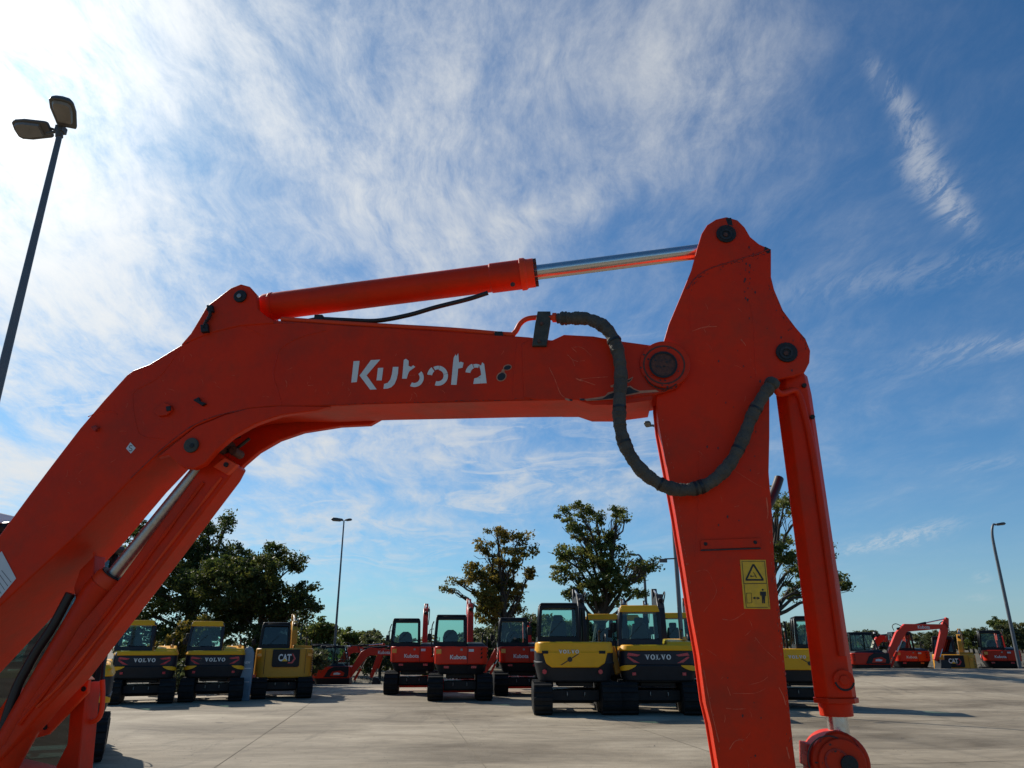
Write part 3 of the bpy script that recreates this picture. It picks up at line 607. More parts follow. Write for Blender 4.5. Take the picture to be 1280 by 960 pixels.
def wear(poly, count, off, m, par, size=1.0, inward=3.0, seed=1):
    rr_ = random.Random(seed); mb = MB()
    for _ in range(count):
        i = rr_.randrange(len(poly) - 1); t = rr_.random(); x = poly[i][0] + (poly[i + 1][0] - poly[i][0]) * t; y = poly[i][1] + (poly[i + 1][1] - poly[i][1]) * t
        dx, dy = poly[i + 1][0] - poly[i][0], poly[i + 1][1] - poly[i][1]; l_ = math.hypot(dx, dy) or 1; dx, dy = dx / l_, dy / l_; d_ = rr_.random() ** 2 * inward + .7
        x += dy * -d_; y += dx * d_; a_ = rr_.uniform(.4, 2.6) * size; b_ = rr_.uniform(.3, .8) * size
        plate(mb, [(x - dx * a_, y - dy * a_), (x - dy * b_ * .6, y + dx * b_ * .6), (x + dx * a_ * .8 - dy * b_, y + dy * a_ * .8 + dx * b_), (x + dx * a_, y + dy * a_), (x + dy * b_ * .4, y - dx * b_ * .4)], off - .0008, off)
    o_ = bld(mb, 'edge_wear', m, par); o_['kind'] = 'stuff'
wear([(700, 500), (640, 501), (560, 503), (470, 505), (400, 508)], 60, -.0008, 'bare_metal', boom, .8, 2.0, 1)
wear([(861, 458), (857, 473), (846, 485), (828, 491), (812, 494), (775, 499)], 26, -.0055, 'bare_metal', boom, 1.0, 3.0, 2)
wear([(964, 346), (968, 362), (979, 388), (994, 408), (1007, 423), (1013, 438)], 34, AN, 'bare_metal', armo, .9, 5.0, 3)
wear([(965, 640), (968, 700), (975, 765), (982, 840), (992, 935)], 46, AN, 'primer', armo, .7, 3.5, 4)
wear([(990, 930), (982, 840), (975, 765), (968, 700)][::-1], 30, AN, 'bare_metal', armo, .9, 5.0, 5)
wear([(905, 970), (888, 885), (874, 820), (866, 770), (858, 710), (848, 640), (838, 580), (826, 520)], 50, AN, 'primer', armo, .6, 3.0, 6)
wear([(858, 362), (868, 349), (885, 337), (915, 327), (945, 318), (961, 312)], 40, AN - .001, 'bare_metal', armo, .9, 5.0, 7)
# ------------------------------------------------------------------ bucket cylinder and its guard
T0, T1 = pl(985, 452, MID), pl(1044.5, 884, MID); ax = (T1 - T0).normalized(); Lb = (T1 - T0).length
sx = ax.cross(nv).normalized()         # across the cylinder
if sx.x < 0: sx = -sx
def sect(P, hw, hn, cut=.45):          # faceted guard section
    return [P + sx * (hw * a) - nv * (hn * b) for a, b in ((-.9, -.1), (-1, .25), (-.55, .85), (.0, 1.0), (.6, .85), (1, .2), (.95, -.3))]
w0, w1 = pxr(T0, 21.5), pxr(T1, 22.5)
bc = bld(MB().tube([T0 + ax * .06, T0 + ax * (Lb * .96)], pxr(T0, 17), 32), 'bucket_cylinder', 'red_paint')
mb = MB(); secs = [sect(T0 + ax * .075, w0 * .92, .070), sect(T0 + ax * .16, w0, .078), sect(T0 + ax * (Lb * .55), (w0 + w1) / 2, .078), sect(T0 + ax * (Lb * .975), w1 * 1.04, .078)]
vs = [q for s_ in secs for q in s_]; n7 = 7; fs = [(j * n7 + i, j * n7 + (i + 1) % n7, (j + 1) * n7 + (i + 1) % n7, (j + 1) * n7 + i) for j in range(3) for i in range(n7)] + [tuple(range(7)), tuple(range(21, 28))]
mb.add(vs, fs); bld(mb, 'cylinder_guard', 'red_arm_paint', bc, .004)
bld(MB().box((T0 + ax * .05), (.075, .10, .15), 0), 'cylinder_eye', 'red_paint', bc, .01)
mb = MB(); P = T0 + ax * (Lb * .975); mb.add([q for s_ in (sect(P, w1 * 1.12, .088), sect(P + ax * .018, w1 * 1.12, .088)) for q in s_], [(i, (i + 1) % 7, 7 + (i + 1) % 7, 7 + i) for i in range(7)] + [tuple(range(7)), tuple(range(7, 14))]); bld(mb, 'guard_flange', 'red_paint', bc, .002)
bld(MB().tube([P + ax * .018, P + ax * .064], [w1 * .82, w1 * .80], 32), 'cylinder_head', 'red_paint', bc, .003)
bld(MB().tube([P + ax * .06, P + ax * .17], pxr(T1, 11.5), 28), 'piston_rod', 'chrome', bc)
def onc(t, s_, e=.086): return T0 + ax * (Lb * t) + sx * s_ - nv * e
bld(MB().tube(bez([pl(966, 480, -.02), pl(975, 492, -.01), onc(.12, -.008), onc(.19, .012), onc(.32, .024), onc(.5, .026), onc(.7, .024), onc(.87, .024)], 10), .0135, 12), 'hydraulic_pipe', 'red_paint', bc)
c = onc(.93, .018, .075); bld(MB().tube([c, c - nv * .016], .037, 24).tube([c - nv * .015, c - nv * .024], .02, 6), 'port_boss', 'red_arm_paint', bc, .003)
mb = MB()
for k in range(14):
    a = R(20 + k * 11); q = c - nv * .0165 + sx * math.cos(a) * .033 + ax * math.sin(a) * .033; mb.box(q, (.007, .002, .007))
bld(mb, 'grease_smear', 'pin_black', bc)
for t, s_ in ((.10, .03), (.20, .045)):
    c = onc(t, s_, .07); bld(MB().tube([c, c - nv * .012], .010, 6), 'bolt', 'pin_black', bc)
bld(MB().tube(bez([pl(974, 598, .33), pl(970, 610, .31), pl(964, 624, .28), pl(955, 640, .25)], 6), .020, 14), 'far_hose', 'hose_black', bc)
# link at the bottom
K_ = pl(1043, 950, MID)
lk = bld(MB().tube([K_ + nv * .05, K_ - nv * .085], pxr(K_, 31), 40), 'bucket_link', 'red_paint', ex, .008)
K2 = pl(1058, 951, 0.04); bld(MB().tube([K_ + nv * -.085 - Vector((0, 0, .0)), K_ - nv * .10], pxr(K_, 25), 36), 'link_boss', 'red_paint', lk, .004)
c = K_ - nv * .10 + along * .02; bld(MB().tube([c, c - nv * .012], pxr(K_, 9), 20), 'pivot_pin', 'pin_black', lk, .002)
c = K_ - nv * .085; ringdisc(1039, 951, 29, 27.5, MID - .088, .003, 'bare_metal', lk, 'wear_ring')
ringdisc(1046, 952, 15, 12.5, MID - .1, .004, 'weld', lk, 'weld_ring')
bead([(1024, 928), (1034, 917), (1048, 914), (1064, 921), (1074, 934)], .003, MID - .0865, lk, 'weld')
mb = MB()
for k in range(22):
    a_ = rs.uniform(0, 6.28); d_ = rs.uniform(10, 27); x, y = 1042 + d_ * math.cos(a_), 951 + d_ * math.sin(a_) * .95; s_ = rs.uniform(.5, 1.8); o_ = MID - .101 if d_ < 22 else MID - .086
    plate(mb, [(x - s_, y), (x, y - s_), (x + s_ * 1.3, y + .2), (x + .2, y + s_ * .8)], o_ - .0008, o_)
bld(mb, 'paint_chips', 'bare_metal', lk)['kind'] = 'stuff'
bld(MB().tube([P + ax * .15, P + ax * .2], [pxr(T1, 17), pxr(T1, 24)], 24), 'rod_eye', 'red_paint', lk, .003)
a = [pl(x, y, .06) for x, y in ((1009, 930), (1022, 932), (1022, 958), (1010, 960))]; bld(MB().prism(a, [q + nv * .12 for q in a]), 'stop_block', 'weld', lk, .003)
a = [pl(x, y, .06) for x, y in [(1044 + 35 * math.cos(R(a)), 950 + 35 * math.sin(R(a))) for a in range(160, 380, 12)] + [(1074, 1000), (1058, 1090), (1000, 1090), (1003, 1010)]]; bld(MB().prism(a, [q + nv * .08 for q in a]), 'link_arm', 'red_paint', lk, .006)
# bucket below the frame
bk = MB(); prof = [(990, 1060), (1090, 1050), (1130, 1130), (1110, 1240), (1030, 1290), (930, 1270), (960, 1180), (980, 1110)]
a = [pl(x, y, -.12) for x, y in prof]; bk.prism(a, [q + nv * .5 for q in a]); bld(bk, 'bucket', 'dark_grey', ex, .01)

# ------------------------------------------------------------------ boom cylinder under the boom
CO = .06 + MID * .5
r0, r1 = pl(252, 583, MID + .03), pl(136, 726, MID + .03); ad = (r1 - r0).normalized(); end_ = r1 + (pl(46, 880, MID + .03) - r1).normalized() * 1.25
bcy = bld(MB().tube([r1 + ad * .02, r1 + ad * .06, end_], [pxr(r1, 18), pxr(r1, 18.5), pxr(r1, 18.5)], 36), 'boom_cylinder', 'red_paint', ex)
bld(MB().tube([r0, r1 + ad * .05], pxr(r0, 8.5), 28), 'piston_rod', 'worn_chrome', bcy)
bld(MB().tube([r1 - ad * .03, r1 - ad * .01, r1 + ad * .035], [pxr(r1, 15), pxr(r1, 17), pxr(r1, 17)], 32), 'cylinder_head', 'red_light', bcy, .004)
bld(MB().tube([r1 - ad * .035, r1 - ad * .027], pxr(r1, 14), 32), 'wiper_seal', 'pin_black', bcy)
gx = ad.cross(nv).normalized(); gx = gx if gx.x > 0 else -gx
# guard channel that shields the rod: flat plate with two folded sides
gp = [(256, 577), (268, 562), (295, 581), (287, 596), (176, 741), (92, 849), (54, 888), (0, 950), (-60, 1020), (-90, 1000), (5, 930), (30, 885), (72, 825), (100, 780), (150, 722), (242, 597)]
GO = .0
a = [pl(x, y, MID - .045) for x, y in gp]; mb = MB(); mb.prism(a, [q + nv * .11 for q in a]); bld(mb, 'rod_guard', 'red_paint', bcy, .008)
bead([(277, 597), (166, 741), (84, 846), (46, 884)], .006, MID - .048, bcy, 'red_light', 'guard_fold')
bead([(254, 603), (162, 727), (88, 825), (24, 905)], .008, MID - .048, bcy, 'red_paint', 'guard_fold')
a = [pl(x, y, MID - .075) for x, y in ((266, 583), (281, 572), (296, 580), (283, 593))]; q_ = bld(MB().prism(a, [q + nv * .03 for q in a]), 'guard_clamp', 'red_light', bcy, .003)
c = pl(283, 581, MID - .075); bld(MB().tube([c, c - nv * .008], .011, 8), 'bolt', 'pin_black', bcy)
mb = MB()
for (x, y, s_) in ((262, 573, 9), (272, 560, 8), (284, 556, 7), (296, 566, 6), (268, 548, 6)):
    c = pl(x, y, MID + random.uniform(-.05, .04)); mb.tube([c + nv * .04, c - nv * .04], s_ * .0034, 10)
bld(mb, 'cylinder_fittings', 'pin_rust', bcy, .003)
for pth, r_ in (([(300, 545), (285, 550), (270, 556), (258, 570)], .010), ([(312, 548), (296, 560), (280, 566)], .008)): bld(MB().tube(bez([pl(x, y, MID + .02) for x, y in pth], 6), r_, 8), 'hydraulic_hose', 'hose_black', bcy)
a = [pl(x, y, MID + .02) for x, y in ((100, 712), (118, 694), (117, 720), (112, 745), (96, 760), (92, 735))]; bld(MB().prism(a, [q + nv * .08 for q in a]), 'pipe_cover', 'red_paint', bcy, .004)
bld(MB().tube(bez([pl(x, y, MID + .05) for x, y in ((118, 690), (119, 700), (116, 722), (104, 748))], 6), .006, 8), 'hydraulic_pipe', 'red_light', bcy)
# boom foot bracket (swing post) and side stay with handle
def solid(pts, o0, th, name, m, parent=ex, bev=.004):
    a = [pl(x, y, o0) for x, y in pts]; return bld(MB().prism(a, [q + nv * th for q in a]), name, m, parent, bev)
sw = solid([(104, 842), (111, 850), (109, 866), (60, 918), (50, 921), (30, 925), (38, 915), (72, 872), (92, 852)], .30, .02, 'swing_bracket', 'red_light')
for q in ((105, 861), (57, 909)): disc(*q, 3.2, .30, .006, 'pin_black', sw, 'bolt', 10)
solid([(103, 842), (111, 850), (95, 850)], .292, .05, 'bracket_cap', 'primer', sw)
po = solid([(88, 880), (109, 852), (105, 890), (98, 960), (85, 1100), (40, 1100), (70, 958), (84, 930)], .34, .10, 'front_post', 'red_paint')
bld(MB().tube(bez([pl(x, y, .40) for x, y in ((128, 850), (128.5, 868), (127, 888), (122, 899), (112, 903), (100, 903))], 8), .0105, 12), 'handle', 'red_light', po)
bld(MB().tube([pl(131, 800, .40), pl(128, 852, .40)], .009, 10), 'handle_upper', 'blue_black', po)
solid([(150, 1010), (-60, 960), (-200, 1060), (-260, 1250), (40, 1300), (110, 1150)], .12, .35, 'swing_post', 'red_paint')
solid([(0, 885), (20, 856), (26, 870), (4, 905), (-40, 950), (-40, 920)], .36, .04, 'side_bracket', 'red_light')
bh = bez([pl(x, y, .12) for x, y in ((88, 742), (66, 783), (47, 812), (34, 835), (22, 858), (10, 892), (1, 930), (-6, 1010))], 8); bld(MB().tube(bh, .020, 12), 'hydraulic_hose', 'hose_black')

# cab, house and undercarriage of the front machine (seen past the boom)
def world_from(alongd, lat, z): 
    o = pl(13, 648, .70); o = Vector((o.x, o.y, 0)); return o + along * alongd + nv * lat + Vector((0, 0, z))
zr = pl(13, 648, .70).z
cabr = MB()
def cp_(s, l, z): return world_from(s, l, z)
front = []            # side profile of the front edge
def pil(mb, pts, l, w, r_=.030):
    mb.tube([cp_(s, l, z) for s, z in pts], r_, 8)
cab = bld(MB().prism([cp_(-1.3, 0, .55), cp_(-.05, 0, .55), cp_(-.05, 0, .80), cp_(-1.3, 0, .95)], [cp_(-1.3, 1.0, .55), cp_(-.05, 1.0, .55), cp_(-.05, 1.0, .80), cp_(-1.3, 1.0, .95)]), 'cab', 'black_paint', ex, .01)
mb = MB()
for l in (0, 1.0):
    mb.tube(bez([cp_(s, l, z) for s, z in [(-.10, zr - .03), (-.03, zr - .12), (.0, zr - .5), (-.01, zr - 1.0), (-.05, .8)]], 6), .030, 8)
    mb.tube([cp_(-.72, l, zr - .03), cp_(-.72, l, .8)], .032, 8); mb.tube([cp_(-1.28, l, zr - .03), cp_(-1.3, l, .8)], .035, 8); mb.tube([cp_(-1.28, l, zr - .05), cp_(0, l, zr - .05)], .032, 8)
mb.tube([cp_(0, 0, zr - .05), cp_(0, 1.0, zr - .05)], .03, 8); mb.tube([cp_(-1.28, 0, zr - .05), cp_(-1.28, 1.0, zr - .05)], .03, 8); mb.tube([cp_(-.05, 0, .82), cp_(-.05, 1.0, .82)], .03, 8)
bld(mb, 'cab_frame', 'black_paint', cab)
mb = MB(); lo = [cp_(-1.36, -.05, zr - .03), cp_(-.02, -.05, zr - .03), cp_(-.02, 1.05, zr - .03), cp_(-1.36, 1.05, zr - .03)]; hi = [cp_(-1.30, .0, zr + .05), cp_(-.1, .0, zr + .04), cp_(-.1, 1.0, zr + .04), cp_(-1.30, 1.0, zr + .05)]
mb.prism(lo, hi); bld(mb, 'cab_roof', 'white_plastic', cab, .01)
gp_ = [(-1.27, .93), (-.05, .85), (-.02, zr - 1.0), (-.01, zr - .5), (-.04, zr - .12), (-.10, zr - .06), (-1.27, zr - .06)]
for l in (-.004, 1.0): mb = MB(); a = [cp_(s, l, z) for s, z in gp_]; mb.add(a, [tuple(range(len(a)))]); bld(mb, 'side_window', 'glass_cab', cab)
mb = MB(); fr = [(-.05, .85), (-.01, zr - 1.0), (.0, zr - .5), (-.03, zr - .12)]
for i in range(3): mb.add([cp_(fr[i][0], .03, fr[i][1]), cp_(fr[i][0], .97, fr[i][1]), cp_(fr[i + 1][0], .97, fr[i + 1][1]), cp_(fr[i + 1][0], .03, fr[i + 1][1])], [(0, 1, 2, 3)])
bld(mb, 'windscreen', 'glass_cab', cab)
bld(MB().prism([cp_(-.9, .25, 1.0), cp_(-.4, .25, 1.0), cp_(-.4, .25, 1.12), cp_(-.8, .25, 1.15), cp_(-.92, .25, 1.75), cp_(-1.02, .25, 1.75)], [cp_(-.9, .75, 1.0), cp_(-.4, .75, 1.0), cp_(-.4, .75, 1.12), cp_(-.8, .75, 1.15), cp_(-.92, .75, 1.75), cp_(-1.02, .75, 1.75)]), 'driver_seat', 'seat_fabric', cab, .03)
mb = MB(); mb.prism([cp_(-2.6, -.75, .62), cp_(-.35, -.75, .62), cp_(-.35, -.75, 1.25), cp_(-2.6, -.75, 1.45)], [cp_(-2.6, 1.05, .62), cp_(-.35, 1.05, .62), cp_(-.35, 1.05, .9), cp_(-2.6, 1.05, 1.45)]); bld(mb, 'house', 'red_paint', ex, .04)
def trackmesh(mb, c0, dirv, latv, length, h, w, lugs=44):
    r = h / 2; L2 = length / 2 - r; prof = []
    for k in range(9): a = R(-90 + 22.5 * k); prof.append((L2 + r * math.cos(a), r + r * math.sin(a)))
    for k in range(9): a = R(90 + 22.5 * k); prof.append((-L2 + r * math.cos(a), r + r * math.sin(a)))
    f = lambda s, z, l: c0 + dirv * s + latv * l + Vector((0, 0, z + .02))
    mb.prism([f(s, z, 0) for s, z in prof], [f(s, z, w) for s, z in prof])
    per = 4 * L2 + 2 * math.pi * r
    for k in range(lugs):
        d = per * k / lugs
        if d < 2 * L2: s, z, nx_, nz = -L2 + d, 0, 0, -1
        elif d < 2 * L2 + math.pi * r: a = (d - 2 * L2) / r - math.pi / 2; s, z, nx_, nz = L2 + r * math.cos(a), r + r * math.sin(a), math.cos(a), math.sin(a)
        elif d < 4 * L2 + math.pi * r: s, z, nx_, nz = L2 - (d - 2 * L2 - math.pi * r), 2 * r, 0, 1
        else: a = (d - 4 * L2 - math.pi * r) / r + math.pi / 2; s, z, nx_, nz = -L2 + r * math.cos(a), r + r * math.sin(a), math.cos(a), math.sin(a)
        tx, tz = -nz, nx_; e = .034; hh = per / lugs * .27; o = -.008 
        q = [(s + nx_ * o - tx * hh, z + nz * o - tz * hh), (s + nx_ * e - tx * hh * .7, z + nz * e - tz * hh * .7), (s + nx_ * e + tx * hh * .7, z + nz * e + tz * hh * .7), (s + nx_ * o + tx * hh, z + nz * o + tz * hh)]
        mb.prism([f(a_, b_, .01) for a_, b_ in q], [f(a_, b_, w - .01) for a_, b_ in q])
for l in (-.75, .72): mb = MB(); trackmesh(mb, cp_(-1.95, l, 0), along, nv, 2.5, .58, .38); bld(mb, 'track', 'rubber', ex)
bld(MB().prism([cp_(-1.9, -.4, .2), cp_(-.8, -.4, .2), cp_(-.8, -.4, .6), cp_(-1.9, -.4, .6)], [cp_(-1.9, .8, .2), cp_(-.8, .8, .2), cp_(-.8, .8, .6), cp_(-1.9, .8, .6)]), 'undercarriage', 'dark_grey', ex, .02)
bld(MB().prism([cp_(-.20, -.75, .03), cp_(-.13, -.75, .03), cp_(-.15, -.75, .36), cp_(-.20, -.75, .36)], [cp_(-.20, 1.1, .03), cp_(-.13, 1.1, .03), cp_(-.15, 1.1, .36), cp_(-.20, 1.1, .36)]).box(cp_(-.5, .2, .2), (.65, .5, .12)), 'dozer_blade', 'red_paint', ex, .006)

# ================================================================== parked machines (local frame: rear towards -y, front +y)
TXT = {}
def text_mesh(s, bold=0.0, shear=0.0):
    k = (s, bold)
    if k not in TXT:
        cu_ = bpy.data.curves.new('t', 'FONT'); cu_.body = s; cu_.align_x = 'CENTER'; cu_.align_y = 'CENTER'; cu_.offset = bold; cu_.extrude = .0; cu_.resolution_u = 3
        ob = bpy.data.objects.new('t', cu_); C.objects.link(ob); bpy.context.view_layer.update()
        me = bpy.data.meshes.new_from_object(ob.evaluated_get(bpy.context.evaluated_depsgraph_get())); bpy.data.objects.remove(ob)
        TXT[k] = ([tuple(v.co) for v in me.vertices], [tuple(p.vertices) for p in me.polygons])
    return TXT[k]
def text_on(s, center, width, height, m, parent, bold=.03, name='lettering', ydir=-1, side=False):
    v, f = text_mesh(s, bold); xs_ = [q[0] for q in v]; ys_ = [q[1] for q in v]; w = max(xs_) - min(xs_); h = max(ys_) - min(ys_); cx, cy = (max(xs_) + min(xs_)) / 2, (max(ys_) + min(ys_)) / 2
    mb = MB()
    if not side: mb.add([(center[0] + (q[0] - cx) / w * width, center[1], center[2] + (q[1] - cy) / h * height) for q in v], f)
    else: mb.add([(center[0], center[1] + (q[0] - cx) / w * width, center[2] + (q[1] - cy) / h * height) for q in v], f)
    return mb.build(name, m, parent)
def serif_word(center, width, height, m, parent):     # VOLVO in wide slab-serif capitals
    mb = MB(); n = 5; lw = width / n; T = height
    def q(pts, ox): mb.add([(center[0] - width / 2 + ox + x * lw, center[1], center[2] - T / 2 + z * T) for x, z in pts], [tuple(range(len(pts)))])
    for i, ch in enumerate('VOLVO'):
        ox = i * lw
        if ch == 'V':
            q([(.10, 1), (.36, 1), (.54, .30), (.45, 0)], ox); q([(.66, 1), (.84, 1), (.58, 0), (.45, 0), (.50, .22)], ox); q([(.02, 1.02), (.44, 1.02), (.44, .88), (.02, .88)], ox); q([(.60, 1.02), (.92, 1.02), (.92, .88), (.60, .88)], ox)
        elif ch == 'O':
            o = []; k = 18
            for j in range(k):
                a = 2 * math.pi * j / k; b = 2 * math.pi * (j + 1) / k
                q([(.5 + .44 * math.cos(a), .5 + .52 * math.sin(a)), (.5 + .44 * math.cos(b), .5 + .52 * math.sin(b)), (.5 + .20 * math.cos(b), .5 + .36 * math.sin(b)), (.5 + .20 * math.cos(a), .5 + .36 * math.sin(a))], ox)
        else:
            q([(.22, 0), (.44, 0), (.44, 1), (.22, 1)], ox); q([(.08, 0), (.88, 0), (.88, .16), (.08, .16)], ox); q([(.76, 0), (.88, 0), (.88, .4), (.76, .32)], ox); q([(.08, 1.0), (.58, 1.0), (.58, .88), (.08, .88)], ox)
    return mb.build('lettering', m, parent)
def rplan(x0, x1, y0, y1, r, z, n=5):
    pts = []
    for (cx, cy, a0) in ((x1 - r, y0 + r, -90), (x1 - .08, y1 - .08, 0), (x0 + .08, y1 - .08, 90), (x0 + r, y0 + r, 180)):
        rr = r if cy < (y0 + y1) / 2 else .08
        for k in range(n + 1):
            a = R(a0 + 90 * k / n); pts.append((cx + rr * math.cos(a), cy + rr * math.sin(a), z))
    return pts
def slab(x0, x1, y0, y1, z0, z1, r=.22, inset=0.0, inset_lo=0.0):
    return MB().prism(rplan(x0 + inset_lo, x1 - inset_lo, y0 + inset_lo, y1, r, z0), rplan(x0 + inset, x1 - inset, y0 + inset, y1, r, z1))
def boom_parts(root, x, m, pose, lettering=None, mc='black_paint'):
    """pose: list of (y,z): foot, knee start, knee end, tip, arm end"""
    ft, k1, k2, tip, ae = [Vector((x, *p)) for p in pose]
    def bx(path, hs, w, mb=None):
        mb = mb or MB(); up = []; dn = []
        P = [Vector(p) for p in path]
        for i, p in enumerate(P):
            t = (P[min(i + 1, len(P) - 1)] - P[max(i - 1, 0)]).normalized(); nn = Vector((0, -t.z, t.y)); up.append(p + nn * hs[i]); dn.append(p - nn * hs[i])
        poly = up + dn[::-1]; mb.prism([q + Vector((w / 2, 0, 0)) for q in poly], [q - Vector((w / 2, 0, 0)) for q in poly]); return mb
    bo = bx([ft, k1, k2, tip], [.10, .20, .19, .10], .20).build('boom', m, root, .012, 1)
    d = (ae - tip).normalized()
    ar = bx([tip - d * .45, tip - d * .1, tip + d * .25, ae], [.07, .16, .15, .09], .17).build('arm', m, root, .012, 1)
    c0 = k1 + Vector((0, -.05, .28)); c1 = tip - d * .42; mid = c0 + (c1 - c0) * .58
    cy = MB().tube([c0, mid], .055, 12).build('arm_cylinder', mc, root); MB().tube([mid, c1], .03, 10).build('piston_rod', 'chrome', cy)
    for s_ in (-.16,):
        b0 = ft + Vector((0, .35, -.05)); b1 = k1 + Vector((0, .12, -.22)); mid = b0 + (b1 - b0) * .55
        cy = MB().tube([b0, mid], .06, 12).build('boom_cylinder', m, root); MB().tube([mid, b1], .032, 10).build('piston_rod', 'chrome', cy)
    b0 = tip + d * .15 + Vector((0, .2, 0)); b1 = ae + Vector((0, .25, .15)); cy = MB().tube([b0, b0 + (b1 - b0) * .7], .05, 12).build('bucket_cylinder', m, root); MB().tube([b0 + (b1 - b0) * .7, b1], .028, 10).build('piston_rod', 'chrome', cy)
    MB().tube(bez([k1 + Vector((.06, -.25, .2)), k1 + Vector((.11, -.32, .42)), k1 + Vector((.12, -.12, .52)), k1 + Vector((.08, .2, .38))], 6), .018, 8).build('hydraulic_hose', 'hose_black', root)
    MB().tube(bez([tip + Vector((.10, -.3, .12)), tip + Vector((.14, -.1, .22)), tip + Vector((.14, .12, -.05)), tip + Vector((.11, .1, -.4))], 6), .018, 8).build('hydraulic_hose', 'hose_black', root)
    e = ae; prof = [(.10, .05), (.42, .0), (.58, -.25), (.50, -.52), (.20, -.62), (-.10, -.55), (-.18, -.50), (.02, -.42), (.08, -.2)]
    MB().prism([(e.x + .3, e.y + a, e.z + b) for a, b in prof], [(e.x - .3, e.y + a, e.z + b) for a, b in prof]).build('bucket', 'dark_grey', root, .01, 1)
    if lettering: 
        c = (k2 + tip) / 2; w_ = lettering[1]
        text_on(lettering[0], (x + .106, c.y - .1, c.z), w_, .16, 'letter_white', bo, .02, side=True)
    return bo
POSE_HIGH = [(.75, 1.05), (1.25, 2.55), (1.55, 2.85), (3.2, 2.85), (2.9, 1.2)]
POSE_LOW = [(.75, .95), (1.4, 1.30), (1.7, 1.40), (3.3, 1.2), (3.1, .65)]
POSE_BRIDGE = [(.75, 1.0), (1.75, 2.45), (2.1, 2.78), (4.1, 2.85), (3.35, 1.25)]
POSE_UP = [(.75, 1.05), (1.1, 2.35), (1.35, 2.62), (2.5, 3.0), (2.9, 1.3)]
POSE_DIP = [(.75, 1.0), (1.5, 2.15), (1.8, 2.3), (3.4, 2.2), (2.9, .75)]

